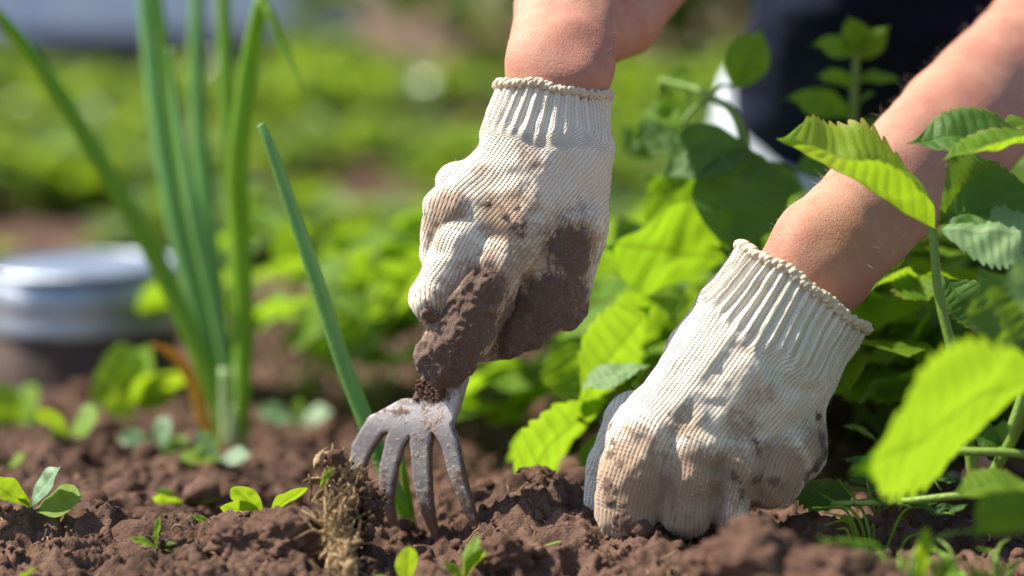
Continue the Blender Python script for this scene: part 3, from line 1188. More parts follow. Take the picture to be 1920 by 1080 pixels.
tr_fn = sdf_of([(hipR, kneeR, .105, .082), (hipL, kneeL, .105, .082), (kneeR, kneeR * .35 + ankR * .65, .078, .066), (kneeL, kneeL * .3 + ankL * .7, .078, .066),
                ((hipR + hipL) / 2, belly, .145, .135), (hipR, hipL, .11, .11)], .03)
tc = np.array([hipR, hipL, kneeR, kneeL, ankR, ankL, belly])
me, _ = build_sdf_mesh('trousers', tr_fn, tc.min(0) - .19, tc.max(0) + .19, .011, M_NAVY, cloth_disp(3))
link('trousers', me, person, 'dark navy trousers stretched over the bent knee')
shs = [(chest, belly, .148, .14), (shA, chest, .075, .135), (shB, chest, .075, .135), (shA, neck, .07, .072), (shB, neck, .07, .072), (shA * .45 + elA * .55, shA, .062, .072), (shB * .45 + elB * .55, shB, .062, .072)]
sc_ = np.array([x for s in shs for x in s[:2]])
me, _ = build_sdf_mesh('shirt', sdf_of(shs, .03), sc_.min(0) - .19, sc_.max(0) + .19, .012, M_SHIRT, cloth_disp(7))
link('shirt', me, person)


def hair_fn(p):
    q = p - head
    d = (np.linalg.norm((q - np.array([0, .018, .016])) / np.array([.092, .108, .122]), axis=1) - 1) * .092
    cut = (q @ np.array([0, -0.85, -0.5])) - .045
    return smax(d, cut, .01)


me, _ = build_sdf_mesh('hair', hair_fn, head - .16, head + .16, .008, m_plain('brown_hair', (.05, .03, .02), (.09, .055, .035), .6), lambda V: .004 * noise3(V * np.array([90, 40, 40]), 2))
link('hair', me, person)
for nm, ank, kn, toe in (('boot', ankR, kneeR, np.array([0.14, 1.50, 0.015])), ('boot', ankL, kneeL, np.array([0.67, 1.66, 0.015]))):
    top = ank * .42 + kn * .58
    bf = sdf_of([(ank + np.array([0, .02, 0]), top, .056, .083), (ank + np.array([0, .03, -.01]), toe + np.array([0, 0, .03]), .048, .042)], .03)

    def bfn(p, bf=bf, top=top, ax=(top - ank) / np.linalg.norm(top - ank)):
        return smax(smax(bf(p), (p - top) @ ax, .004), -(p[:, 2] + 0.045), .004)
    cc = np.array([ank, top, toe])
    me, _ = build_sdf_mesh('boot', bfn, cc.min(0) - .12, cc.max(0) + .12, .009, M_BOOT)
    b = link('boot', me, person, 'pale grey boot behind the leaves' if kn is kneeR else None)

# ---------------------------------------------------------------- hand fork
def build_fork():
    FF = Frame(800, 820, 1.035)
    th = math.radians(33)
    e1 = math.cos(th) * RT - math.sin(th) * FW
    nn = -math.sin(th) * RT - math.cos(th) * FW
    pr = [[(852, 655, 34), (842, 700, 39), (818, 765, 44)],
          [(765, 786, 22), (835, 780, 22)],
          [(765, 776, 28), (708, 799, 19), (672, 848, 17), (653, 898, 13.5), (646, 985, 6)],
          [(772, 786, 22), (742, 830, 16.5), (721, 885, 15.5), (706, 945, 12), (708, 1030, 5)],
          [(800, 788, 22), (790, 835, 18), (785, 900, 16), (783, 965, 12), (790, 1060, 4)],
          [(826, 780, 22), (846, 826, 15.5), (853, 882, 14), (863, 940, 11), (876, 1030, 4)]]
    c = math.cos(th)
    x0 = 800

    def sdf(p):
        q = np.stack([p[:, 0] * c + x0, p[:, 1]], 1)     # along-plate px -> photo px
        d = None
        for ch in pr:
            for a, b in zip(ch[:-1], ch[1:]):
                pa, pb = np.array(a[:2]), np.array(b[:2])
                dd = pb - pa
                t = np.clip(((q - pa) @ dd) / (dd @ dd), 0, 1)
                e = np.linalg.norm(q - pa - t[:, None] * dd, axis=1) - (a[2] + (b[2] - a[2]) * t)
                d = e if d is None else smin(d, e, 3.5)
        half = np.interp(p[:, 1], [650, 760, 820, 950, 1040], [8.5, 8.5, 9.5, 8.0, 3.5])
        return smax(d, np.abs(p[:, 2]) - half, 4.0)

    V, F = surface_nets(sdf, ((600 - x0) / c, 640, -16), ((940 - x0) / c, 1080, 16), 2.2)
    ctr = (V[:, 0], V[:, 1])
    bend = -0.0011 * np.clip(V[:, 1] - 790, 0, None) ** 2 + 6 * np.exp(-((V[:, 1] - 790) / 40) ** 2) + 0.10 * np.clip(760 - V[:, 1], 0, None)
    m = FF.m
    Wd = FF.c + m * (np.outer(V[:, 0], e1) + np.outer(820 - V[:, 1], UP) + np.outer(V[:, 2] + bend, nn))
    mud = np.clip((V[:, 1] - 840) / 200, 0, 1) * 0.55 + 0.32
    mud += 0.7 * np.exp(-((V[:, 0] * c + x0 - 812) / 36) ** 2 - ((V[:, 1] - 735) / 16) ** 2)
    mud += 0.45 * np.exp(-((V[:, 0] * c + x0 - 760) / 16) ** 2 - ((V[:, 1] - 772) / 8) ** 2)
    mud += 0.35 * (np.abs(V[:, 2]) < 5) * (V[:, 1] > 800)
    root = thing('hand_fork', 'four pronged steel hand fork held by the muddy glove', 'hand fork', FF.c + m * UP * (820 - 1000))
    me = mesh_from('fork_head', Wd, F[:, ::-1], True, {'mud': mud}, M_STEEL)
    child('fork_head', me, root)
    a = FF.c + m * (e1 * (852 - 800) / c + UP * (820 - 675) + nn * 8)
    b = FA.w((985, 500, -62))[0]
    e = FA.w((1085, 380, -92))[0]
    pts = spline([a, a * .55 + b * .45, b, e], 24)
    Tv, Tf = tube(pts, np.concatenate([np.linspace(.0075, .0125, 8), np.full(14, .0125), [.011, .006]]), 16)
    child('handle', mesh_from('handle', Tv, Tf, True, None, M_WOOD), root)
    # wet soil stuck on the blade
    mb = MB()
    rng = np.random.default_rng(3)
    for k in range(150):
        x = 815 + rng.uniform(-26, 26)
        y = 737 + rng.normal(0, 7) - abs(x - 815) * .2
        if k > 120:
            x, y = 760 + rng.normal(0, 7), 774 + rng.normal(0, 4)
        q = FF.c + m * (e1 * ((x - x0) / c) + UP * (820 - y) + nn * (9 + 0.1 * (760 - y)))
        Lv, Lf = lumpy(k + 200, rng.uniform(.0005, .0016), 2, .35)
        mb.add(Lv * np.array([1.2, .7, .8]) + q, Lf)
    o = child('stuck_soil', mb.mesh('stuck_soil', M_CLOD), root, None, 'stuff')


build_fork()

# ---------------------------------------------------------------- leaves
def leaflet(name, mat, L=1.0, W=0.72, teeth=10, tooth=0.10, fold=0.35, curl=0.25, seed=0, rows=None, cols=9, vang=0.55, wide=0.55, bulge=0.007, tip=1.0, wave=0.03, droop=.8, plump=.72):
    """one leaf blade of unit length along +Y, upper side +Z, rows follow the side veins"""
    rng = np.random.default_rng(seed)
    per = 10 if cols > 10 else 6
    rows = rows or (teeth * per if teeth else 36)
    t = np.linspace(0, 1, rows + 1)
    pw = np.log(0.5) / np.log(wide)
    w = W / 2 * np.sin(np.pi * np.clip(t, 0, 1) ** pw) ** plump
    w = np.maximum(w, 0.0)
    if teeth:
        ph = (t * teeth) % 1.0
        saw = np.sin(np.pi * ph ** 1.7) ** 0.8
        w = w * (1 - tooth * 1.6 + tooth * 2.2 * saw)
    s = np.concatenate([-np.linspace(1, 0, cols), np.linspace(0, 1, cols)[1:]])
    T, S = np.meshgrid(t, s, indexing='ij')
    Wd = np.repeat(w[:, None], len(s), 1)
    k = vang * (1 - T ** 1.5) * 0.55
    X = S * Wd
    Y = T * (1 - 0.10 * np.abs(S) * T) + np.abs(X) * k * tip
    ymax = Y.max()
    Y = Y / ymax
    A = np.abs(S)
    nv = teeth if teeth else 7
    vph = (T * nv) % 1.0
    dist = np.minimum(np.abs(vph - 0.68), np.minimum(np.abs(vph - 0.68 + 1), np.abs(vph - 0.68 - 1)))
    vein = np.exp(-(dist / (0.055 if cols > 10 else .09)) ** 2) * (1 - A * 0.6) * (T < 0.97)
    mid = np.exp(-(A / 0.035) ** 2)
    vein = np.maximum(vein, mid)
    Z = bulge * (np.cos(2 * math.pi * (vph - 0.18)) * 0.5 * np.sin(np.pi * A) - 0.6 * mid)
    Z += wave * noise2(X * 6 + seed, Y * 6, seed)
    fa = fold * (0.75 + 0.25 * np.cos(T * 3))
    Xa = np.abs(X)
    cur = 0.9 * Xa * Xa
    X2 = np.sign(X) * Xa * np.cos(fa)
    Z2 = Z * np.cos(fa) + Xa * np.sin(fa) - cur * max(0.0, fold) * droop
    Z2 = Z2 - curl * Y * Y
    V = np.stack([X2, Y, Z2], -1).reshape(-1, 3) * L
    m = len(s)
    F = np.array([(r * m + c, r * m + c + 1, (r + 1) * m + c + 1, (r + 1) * m + c) for r in range(rows) for c in range(m - 1)])
    return mesh_from(name, V, F, True, {'vein': vein.ravel(), 'edge': A.ravel()}, mat)


BERRY = [leaflet('leaflet', M_BERRY, W=w, teeth=9, fold=f, curl=c, seed=k, tooth=.075, wide=.58) for k, (w, f, c) in enumerate([(.86, .25, .15), (.92, .45, .25), (.80, .65, .10), (.95, .1, .3)])]
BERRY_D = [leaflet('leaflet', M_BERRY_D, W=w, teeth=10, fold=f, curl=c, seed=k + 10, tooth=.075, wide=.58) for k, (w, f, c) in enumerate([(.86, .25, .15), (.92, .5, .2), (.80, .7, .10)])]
BERRY_P = [leaflet('leaflet', M_BERRY_P, W=w, teeth=9, fold=f, curl=c, seed=k + 20, tooth=.075, wide=.58) for k, (w, f, c) in enumerate([(.86, .2, .15), (.9, .4, .2)])]
M_HERO = m_leaf('sunlit_strawberry_leaf', (0.13, 0.255, 0.014), (0.20, 0.33, 0.020), (0.34, 0.52, 0.016), tfac=0.45, edge=(0.34, 0.20, 0.05), gloss=.25, vein=(0.36, 0.45, 0.08), vf=.5)  # base colour lightened so the leaf looks backlit by the sun
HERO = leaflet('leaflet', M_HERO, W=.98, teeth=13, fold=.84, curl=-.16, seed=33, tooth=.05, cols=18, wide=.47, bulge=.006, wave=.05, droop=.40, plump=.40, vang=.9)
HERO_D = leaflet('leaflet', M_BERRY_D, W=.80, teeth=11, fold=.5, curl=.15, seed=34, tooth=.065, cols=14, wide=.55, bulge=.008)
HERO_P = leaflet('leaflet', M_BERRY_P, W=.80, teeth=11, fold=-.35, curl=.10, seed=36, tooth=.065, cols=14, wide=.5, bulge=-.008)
BIGF = leaflet('leaflet', M_BERRY, W=.80, teeth=12, fold=.15, curl=.05, seed=35, tooth=.07, cols=12, wide=.55)
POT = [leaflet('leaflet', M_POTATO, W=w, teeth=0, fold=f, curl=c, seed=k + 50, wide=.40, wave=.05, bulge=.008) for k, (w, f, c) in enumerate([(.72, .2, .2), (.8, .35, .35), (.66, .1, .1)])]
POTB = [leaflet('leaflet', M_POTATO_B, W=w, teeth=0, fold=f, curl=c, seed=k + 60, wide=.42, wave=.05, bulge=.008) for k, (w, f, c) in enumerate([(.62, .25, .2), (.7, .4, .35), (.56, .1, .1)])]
SEED = [leaflet('leaflet', M_SEED, W=w, teeth=0, fold=f, curl=c, seed=k + 70, wide=.55, rows=20, cols=6) for k, (w, f, c) in enumerate([(.62, .2, .15), (.5, .35, .25), (.75, .15, .1)])]
SEEDP = [leaflet('leaflet', M_SEED_P, W=w, teeth=0, fold=f, curl=c, seed=k + 80, wide=.55, rows=20, cols=6) for k, (w, f, c) in enumerate([(.62, .2, .15), (.7, .3, .2)])]
DRYL = [leaflet('leaflet', M_DRY, W=w, teeth=8, fold=f, curl=c, seed=k + 95, wide=.55, wave=.12) for k, (w, f, c) in enumerate([(.7, .4, .4), (.8, .2, -.3)])]


def orient(base, tip, up):
    y = np.array(tip, float) - np.array(base, float)
    L = np.linalg.norm(y)
    y /= L
    u = np.array(up, float)
    z = u - y * (u @ y)
    z /= np.linalg.norm(z) + 1e-9
    x = np.cross(y, z)
    M = np.eye(4)
    M[:3, 0], M[:3, 1], M[:3, 2] = x * L, y * L, z * L
    M[:3, 3] = base
    return Matrix(M.tolist())


def put_leaf(me, base, tip, up, parent, name='leaflet', wscale=1.0):
    o = link(name, me, parent)
    M = orient(base, tip, up)
    if wscale != 1.0:
        M = M @ Matrix.Diagonal((wscale, 1, 1, 1))
    M.translation = M.translation - root_world(parent)
    o.matrix_local = M
    return o


def stalk(pts, r0, r1, parent, mat=None, name='stalk', n=14, tone=0.3, sides=7):
    p = spline(pts, n)
    V, F = tube(p, np.linspace(r0, r1, n), sides)
    return child(name, mesh_from(name, V, F, True, {'tone': np.full(len(V), tone)}, mat or M_STALK), parent)


def trifoliate(root, base, top, size, rng, meshes, face=(0, -0.3, 1), spread=0.9, r=0.0013):
    """petiole with its three leaflets"""
    base, top = np.array(base, float), np.array(top, float)
    mid = (base + top) / 2 + np.array([0, 0, 0.12 * np.linalg.norm(top - base)]) * (0.3 + rng.random())
    st = stalk([base, mid, top], r * 1.2, r * .8, root, n=8, sides=5, tone=rng.random() * .6)
    out = top - base
    out[2] = 0
    out = out / (np.linalg.norm(out) + 1e-6)
    a0 = math.atan2(out[1], out[0]) + rng.normal(0, .4)
    for k in (-1, 0, 1):
        a = a0 + k * spread * 1.25 + rng.normal(0, .12)
        el = rng.normal(0.05, .22)
        d = np.array([math.cos(a) * math.cos(el), math.sin(a) * math.cos(el), math.sin(el)])
        u = np.array(face) + rng.normal(0, .32, 3)
        put_leaf(meshes[rng.integers(len(meshes))], top, top + d * size * (1.0 if k == 0 else .88) * rng.uniform(.85, 1.1), u, root)


def bush(name, label, cat, base, n, rad, height, size, seed, meshes, group=None, face=(0, -0.3, 1)):
    rng = np.random.default_rng(seed)
    root = thing(name, label, cat, base, group)
    for k in range(n):
        a = k * 2.4 + rng.random()
        r = rad * math.sqrt((k + .6) / n)
        top = np.array(base) + np.array([r * math.cos(a), r * math.sin(a), height * (1.0 - .45 * (r / rad) ** 2) * rng.uniform(.7, 1.1)])
        trifoliate(root, np.array(base) + rng.normal(0, .006, 3) * np.array([1, 1, 0]), top, size, rng, meshes, face)
    return root


# ---- strawberry plant standing in front of the bare forearm
def pl(*pts):
    return [P(*p) for p in pts]


crown = P(1830, 930, .97)
hero = thing('strawberry_plant', 'strawberry plant with bright serrated leaf across the bare forearm', 'strawberry plant', crown)
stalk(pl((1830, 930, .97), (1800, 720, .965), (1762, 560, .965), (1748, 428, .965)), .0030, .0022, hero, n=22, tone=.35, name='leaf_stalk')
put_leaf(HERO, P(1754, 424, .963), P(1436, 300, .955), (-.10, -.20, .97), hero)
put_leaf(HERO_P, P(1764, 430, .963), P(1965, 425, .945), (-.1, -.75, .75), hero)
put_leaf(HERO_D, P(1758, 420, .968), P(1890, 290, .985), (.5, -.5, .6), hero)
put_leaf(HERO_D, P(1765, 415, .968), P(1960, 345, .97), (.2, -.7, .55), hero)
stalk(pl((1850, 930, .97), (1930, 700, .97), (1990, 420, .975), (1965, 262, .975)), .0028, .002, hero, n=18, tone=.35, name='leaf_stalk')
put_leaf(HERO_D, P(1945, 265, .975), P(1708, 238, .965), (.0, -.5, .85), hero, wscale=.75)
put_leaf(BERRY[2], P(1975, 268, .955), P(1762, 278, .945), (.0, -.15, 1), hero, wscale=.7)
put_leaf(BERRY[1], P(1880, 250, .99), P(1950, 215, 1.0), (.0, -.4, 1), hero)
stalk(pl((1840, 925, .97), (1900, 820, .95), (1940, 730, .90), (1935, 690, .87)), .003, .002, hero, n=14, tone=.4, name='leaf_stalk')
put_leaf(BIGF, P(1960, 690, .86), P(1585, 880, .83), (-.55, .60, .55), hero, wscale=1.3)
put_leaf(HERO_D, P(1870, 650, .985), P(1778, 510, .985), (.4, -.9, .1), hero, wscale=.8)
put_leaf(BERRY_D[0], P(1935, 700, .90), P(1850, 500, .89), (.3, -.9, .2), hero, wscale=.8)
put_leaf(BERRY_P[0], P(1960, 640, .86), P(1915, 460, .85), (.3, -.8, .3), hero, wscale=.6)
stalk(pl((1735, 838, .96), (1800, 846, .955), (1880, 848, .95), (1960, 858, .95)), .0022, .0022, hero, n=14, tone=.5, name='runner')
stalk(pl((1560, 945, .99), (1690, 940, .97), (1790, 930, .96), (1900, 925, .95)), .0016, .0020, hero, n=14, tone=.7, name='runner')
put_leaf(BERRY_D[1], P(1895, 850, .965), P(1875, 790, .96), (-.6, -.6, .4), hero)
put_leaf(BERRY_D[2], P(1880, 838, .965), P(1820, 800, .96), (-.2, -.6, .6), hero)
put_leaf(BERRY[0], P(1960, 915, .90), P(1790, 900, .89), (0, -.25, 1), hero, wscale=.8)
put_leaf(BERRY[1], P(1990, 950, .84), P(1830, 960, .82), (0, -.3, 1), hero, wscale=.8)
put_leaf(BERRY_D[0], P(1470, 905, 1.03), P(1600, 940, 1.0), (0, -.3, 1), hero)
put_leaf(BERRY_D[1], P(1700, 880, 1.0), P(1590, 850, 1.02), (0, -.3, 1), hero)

# tiny dew drops on the bright leaf
# ---- stems and lower leaves behind the pressed glove
back = thing('strawberry_plant', 'strawberry plant with tall pale stalks behind the pressed glove', 'strawberry plant', G(1660, 860) + np.array([0, .05, 0]))
bq = np.array(back.location)
for k, (px, py, D) in enumerate([(1720, 520, 1.10), (1615, 640, 1.09), (1570, 690, 1.10), (1700, 470, 1.16), (1660, 560, 1.12)]):
    rngk = np.random.default_rng(300 + k)
    trifoliate(back, bq + np.array([.006 * (k - 2), .004 * k, 0]), P(px, py, D), .055, rngk, BERRY, (-.2, .4, 1), r=.0022)
for (bx, by, tx, ty, D, mset, k) in [(1640, 600, 1720, 570, 1.12, BERRY, 0), (1610, 760, 1700, 690, 1.1, BERRY_P, 0), (1580, 800, 1660, 820, 1.08, BERRY_P, 1), (1680, 640, 1790, 700, 1.12, BERRY, 0), (1760, 760, 1640, 700, 1.10, BERRY, 1), (1700, 800, 1600, 860, 1.09, BERRY, 3), (1780, 560, 1690, 640, 1.14, BERRY, 0), (1840, 700, 1760, 780, 1.08, BERRY, 1), (1620, 880, 1720, 850, 1.06, BERRY, 0)]:
    put_leaf(mset[k], P(bx, by, D), P(tx, ty, D - .01), (-.3, .5, .7), back)

# ---- strawberry plant between the two gloves
mid = thing('strawberry_plant', 'strawberry plant with yellow green leaves between the two gloves', 'strawberry plant', G(1150, 900) + np.array([0, .07, 0]))
mq = np.array(mid.location)
for (bx, by, tx, ty, D, dD, me, ws, up) in [
        (1085, 785, 1190, 555, 1.13, .02, BERRY[0], 1.1, (-.75, .55, .3)),
        (1140, 745, 895, 910, 1.14, -.02, BERRY[3], .95, (-.45, .62, .6)),
        (1215, 688, 1085, 712, 1.10, -.01, BERRY_P[0], .75, (0, -.35, 1)),
        (1075, 800, 930, 840, 1.2, 0, BERRY[1], 1.0, (-.3, .5, .8)),
        (1120, 760, 1030, 640, 1.18, .01, BERRY[0], 1.0, (-.6, .6, .4)),
        (1170, 780, 1120, 920, 1.15, -.02, BERRY_D[0], .9, (0, -.6, .8)),
        (1290, 560, 1200, 520, 1.2, 0, BERRY[2], 1, (0, -.6, .8)),
        (1260, 590, 1220, 500, 1.22, 0, BERRY[0], .9, (-.2, -.8, .5)),
        (1100, 640, 1030, 600, 1.25, 0, BERRY_D[0], 1, (0, -.6, .8))]:
    put_leaf(me, P(bx, by, D), P(tx, ty, D + dD), up, mid, wscale=ws)
    tgt = P(bx, by, D)
    stalk([mq, (mq + tgt) / 2 + np.array([.004, .01, .01]), tgt], .002, .0014, mid, n=9, sides=5, name='leaf_stalk', tone=.5)

# ---- potato plants
pot = thing('potato_plant', 'potato plant with dark green leaves between the two arms', 'potato plant', np.array([.13, 1.30, float(zbase(np.array(.13), np.array(1.3)))]))
pq = np.array(pot.location)
stem_top = P(1395, 262, 1.16)
stalk([pq, pq * .5 + stem_top * .5 + np.array([.02, 0, 0]), stem_top, P(1330, 180, 1.2), P(1240, 150, 1.24)], .0042, .0018, pot, n=26, tone=.2, name='stem')
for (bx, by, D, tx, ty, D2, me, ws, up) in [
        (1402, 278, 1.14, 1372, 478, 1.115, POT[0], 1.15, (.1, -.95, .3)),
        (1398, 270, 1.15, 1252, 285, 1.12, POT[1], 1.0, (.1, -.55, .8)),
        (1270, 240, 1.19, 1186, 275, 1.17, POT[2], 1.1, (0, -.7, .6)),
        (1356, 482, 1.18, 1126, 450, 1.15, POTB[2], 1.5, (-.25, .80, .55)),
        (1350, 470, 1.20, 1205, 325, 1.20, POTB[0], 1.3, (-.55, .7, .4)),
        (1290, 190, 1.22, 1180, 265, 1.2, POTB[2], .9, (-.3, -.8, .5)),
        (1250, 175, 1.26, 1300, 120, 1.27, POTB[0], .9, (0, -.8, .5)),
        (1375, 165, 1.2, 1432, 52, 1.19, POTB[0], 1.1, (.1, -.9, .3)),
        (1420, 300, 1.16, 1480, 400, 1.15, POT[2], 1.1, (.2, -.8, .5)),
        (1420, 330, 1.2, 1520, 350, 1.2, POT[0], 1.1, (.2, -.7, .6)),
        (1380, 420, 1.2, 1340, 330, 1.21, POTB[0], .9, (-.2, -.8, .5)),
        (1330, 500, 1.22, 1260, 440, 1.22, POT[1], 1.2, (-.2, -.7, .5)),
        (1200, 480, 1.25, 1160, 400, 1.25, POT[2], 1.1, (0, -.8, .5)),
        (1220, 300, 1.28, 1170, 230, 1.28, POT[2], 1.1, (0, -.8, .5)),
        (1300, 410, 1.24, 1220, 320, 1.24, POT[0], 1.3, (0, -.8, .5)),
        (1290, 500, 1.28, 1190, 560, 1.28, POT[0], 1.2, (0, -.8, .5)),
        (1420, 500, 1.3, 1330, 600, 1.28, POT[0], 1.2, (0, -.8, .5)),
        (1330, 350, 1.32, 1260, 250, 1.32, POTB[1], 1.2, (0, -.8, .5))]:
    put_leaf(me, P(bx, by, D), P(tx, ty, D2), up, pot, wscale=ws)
    b = P(bx, by, D)
    f = np.clip((560 - by) / 420, .1, 1)
    j = spline([pq, pq * .5 + stem_top * .5 + np.array([.02, 0, 0]), stem_top, P(1330, 180, 1.2), P(1240, 150, 1.24)], 40)
    near = j[np.argmin(np.linalg.norm(j - b, axis=1))]
    if np.linalg.norm(near - b) > .004:
        stalk([near, (near + b) / 2 + np.array([0, 0, .004]), b], .0016, .0010, pot, n=7, sides=5, name='leaf_stalk', tone=.2)

pot2 = thing('potato_plant', 'young potato shoot in front of the navy trousers', 'potato plant', np.array([.225, 1.26, float(zbase(np.array(.225), np.array(1.26)))]))
p2 = np.array(pot2.location)
stalk([p2, P(1590, 420, 1.24), P(1600, 220, 1.22), P(1606, 95, 1.22)], .0042, .0022, pot2, n=20, tone=.4, name='stem')
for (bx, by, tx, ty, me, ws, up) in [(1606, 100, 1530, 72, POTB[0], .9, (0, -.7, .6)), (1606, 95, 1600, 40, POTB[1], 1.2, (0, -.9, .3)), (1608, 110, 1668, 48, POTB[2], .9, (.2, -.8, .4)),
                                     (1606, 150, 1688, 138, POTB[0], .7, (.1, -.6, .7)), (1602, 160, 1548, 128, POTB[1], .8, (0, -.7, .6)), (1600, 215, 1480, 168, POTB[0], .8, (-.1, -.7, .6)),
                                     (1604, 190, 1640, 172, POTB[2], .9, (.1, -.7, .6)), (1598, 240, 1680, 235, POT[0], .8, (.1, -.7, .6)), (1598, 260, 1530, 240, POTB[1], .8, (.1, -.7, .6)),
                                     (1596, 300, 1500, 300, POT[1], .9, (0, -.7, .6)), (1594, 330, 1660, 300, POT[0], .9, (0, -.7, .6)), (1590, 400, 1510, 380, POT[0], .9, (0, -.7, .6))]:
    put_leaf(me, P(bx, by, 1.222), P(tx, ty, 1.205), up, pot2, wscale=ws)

# ---- the row of strawberries behind the fork
extra = [(.085, 1.27, 21), (.165, 1.25, 22), (.250, 1.21, 23), (.315, 1.27, 24), (.20, 1.36, 25), (.36, 1.14, 26)]
xdesc = ['leafy strawberry plant tucked behind the yellow green leaves', 'strawberry plant in the gap between the gloves', 'strawberry plant behind the cuff of the pressed glove', 'strawberry plant in the shade of the forearm', 'strawberry plant under the potato stem', 'strawberry plant behind the upright leaf stalk']
for (x, y, sd), lab in zip(extra, xdesc):
    z = float(zbase(np.array(x), np.array(y)))
    bush('strawberry_plant', lab, 'strawberry plant', (x, y, z), 15, .08, .125 if x < .2 else .11, .064, sd + 700, BERRY + BERRY + BERRY_D[:1] + POTB[:1], 'strawberry plants around the hands', (-.25, .35, 1))
rows = [(-.115, 1.50, 1), (-.02, 1.46, 2), (-.17, 1.62, 3), (-.07, 1.66, 4), (.04, 1.60, 5), (.13, 1.52, 6), (.23, 1.46, 7), (.02, 1.34, 8), (.34, 1.55, 10), (.18, 1.72, 11)]
desc = ['strawberry plant behind the single onion blade', 'strawberry plant right behind the fork and the muddy glove', 'strawberry plant at the end of the sunny row', 'strawberry plant second in the sunny row',
        'strawberry plant behind the muddy thumb', 'strawberry plant in shade behind the potato leaves', 'strawberry plant under the pale boot', 'low strawberry plant between fork and yellow green leaves',
        'strawberry plant below the trousers beside the forearm', 'strawberry plant at the toe of the pale boot']
for (x, y, sd), lab in zip(rows, desc):
    z = float(zbase(np.array(x), np.array(y)))
    low = sd == 8
    bush('strawberry_plant', lab, 'strawberry plant', (x, y, z), 6 if low else 11, .05 if low else .085, .06 if low else (.145 if x < .1 else .12), .05 if low else .062, sd + 500,
         BERRY + BERRY_D[:1] if x < .1 else BERRY + BERRY_D, 'strawberry plants in the row', (-.3, .40, .9))

# ---------------------------------------------------------------- onions
def blade(root, pts, w, mat, name='leaf', flat=.6, tone=(0.2, .6), n=40, tipw=.15, sides=12):
    q = spline(pts, n)
    t = np.linspace(0, 1, n)
    r = np.interp(t, np.linspace(0, 1, len(w)), w) / 2
    V, F = tube(q, r, sides, flat)
    tn = np.repeat(np.interp(t, [0, 1], tone), sides)
    a = np.tile(np.arange(sides), n) * 2 * math.pi / sides
    tn = tn + .18 * np.sin(a * 3)
    return child(name, mesh_from(name, V, F, True, {'tone': tn}, mat), root)


ob = P(438, 880, 1.337)
ob[2] = zbase(ob[0], ob[1]) - .002
onion = thing('onion_plant', 'clump of tall green onion leaves growing from the soil', 'onion plant', ob)
s_ = 1.337 / FPX
for pts, w, mt, tn in [
        ([(425, 850, 1.337), (395, 720, 1.337), (300, 500, 1.337), (180, 290, 1.326), (70, 115, 1.315), (-40, -10, 1.303)], [26, 44, 48, 44, 36, 24], M_ONION, (.5, .5)),
        ([(432, 850, 1.348), (380, 620, 1.360), (330, 420, 1.370), (296, 220, 1.382), (275, 30, 1.394), (262, -160, 1.404)], [26, 44, 50, 46, 40, 26], M_ONION_B, (.4, .5)),
        ([(438, 850, 1.370), (412, 600, 1.394), (385, 380, 1.416), (368, 150, 1.438), (372, -120, 1.461)], [24, 40, 44, 42, 32], M_ONION_B, (.2, .3)),
        ([(446, 850, 1.337), (448, 620, 1.348), (440, 380, 1.360), (424, 150, 1.370), (414, -120, 1.382)], [24, 40, 42, 38, 28], M_ONION, (.3, .4)),
        ([(452, 850, 1.326), (458, 640, 1.315), (452, 430, 1.303), (446, 300, 1.292), (466, 130, 1.281), (488, 14, 1.269), (496, 4, 1.269), (508, 30, 1.264), (535, 95, 1.259), (566, 168, 1.247)], [26, 42, 46, 48, 42, 34, 22, 22, 20, 5], M_ONION, (.7, .6)),
        ([(434, 850, 1.360), (400, 640, 1.382), (345, 330, 1.404), (315, 150, 1.416), (285, -60, 1.427)], [24, 40, 44, 38, 26], M_ONION, (.1, .2)),
        ([(440, 850, 1.348), (428, 700, 1.348), (392, 520, 1.348), (360, 380, 1.348), (330, 200, 1.360), (318, 90, 1.365)], [24, 36, 40, 34, 22, 6], M_ONION_B, (.6, .6))]:
    blade(onion, [P(*p) for p in pts], np.array(w) * .80 * s_, mt, tone=tn)
for dx, w, h in ((-12, 34, 690), (8, 36, 640), (0, 46, 760)):
    blade(onion, [P(438 + dx * .5, 905, 1.331), P(438 + dx, 820, 1.326), P(440 + dx * 1.6, h, 1.326)], np.array([w * .75, w * .8, w * .6]) * s_, M_ONION_W, 'sheath', .9, (.9, .3), 14)
blade(onion, [P(420, 850, 1.315), P(385, 800, 1.309), P(362, 720, 1.303), P(330, 668, 1.298), P(285, 646, 1.292)], np.array([14, 22, 25, 22, 6]) * s_, M_YELLOW, 'withered_leaf', .35, (.9, .1), 24)

sp = thing('onion_plant', 'single onion blade leaning up from behind the fork', 'onion plant', G(770, 985) + np.array([0, .05, 0]))
s2 = 1.04 / FPX
blade(sp, [P(775, 1010, 1.075), P(735, 910, 1.075), P(684, 785, 1.075), P(640, 670, 1.073), P(588, 510, 1.070), P(536, 358, 1.067), P(505, 270, 1.065), P(489, 233, 1.065)], np.array([30, 34, 35, 33, 30, 26, 21, 15]) * s2, M_ONION_B, 'leaf', .7, (.55, .75), 70, sides=16)
blade(sp, [P(778, 1030, 1.073), P(768, 950, 1.073), P(757, 885, 1.070), P(752, 826, 1.070)], np.array([14, 17, 14, 4]) * s2, M_ONION, 'leaf', .4, (.6, .8), 24)
blade(sp, [P(778, 1030, 1.070), P(765, 980, 1.070), P(742, 930, 1.065), P(735, 895, 1.062)], np.array([16, 18, 13, 4]) * s2, M_ONION, 'leaf', .4, (.6, .8), 24)
blade(sp, [P(772, 1040, 1.065), P(755, 1000, 1.062), P(738, 970, 1.060)], np.array([10, 10, 3]) * s2, M_ONION_B, 'leaf', .4, (.8, .8), 16)

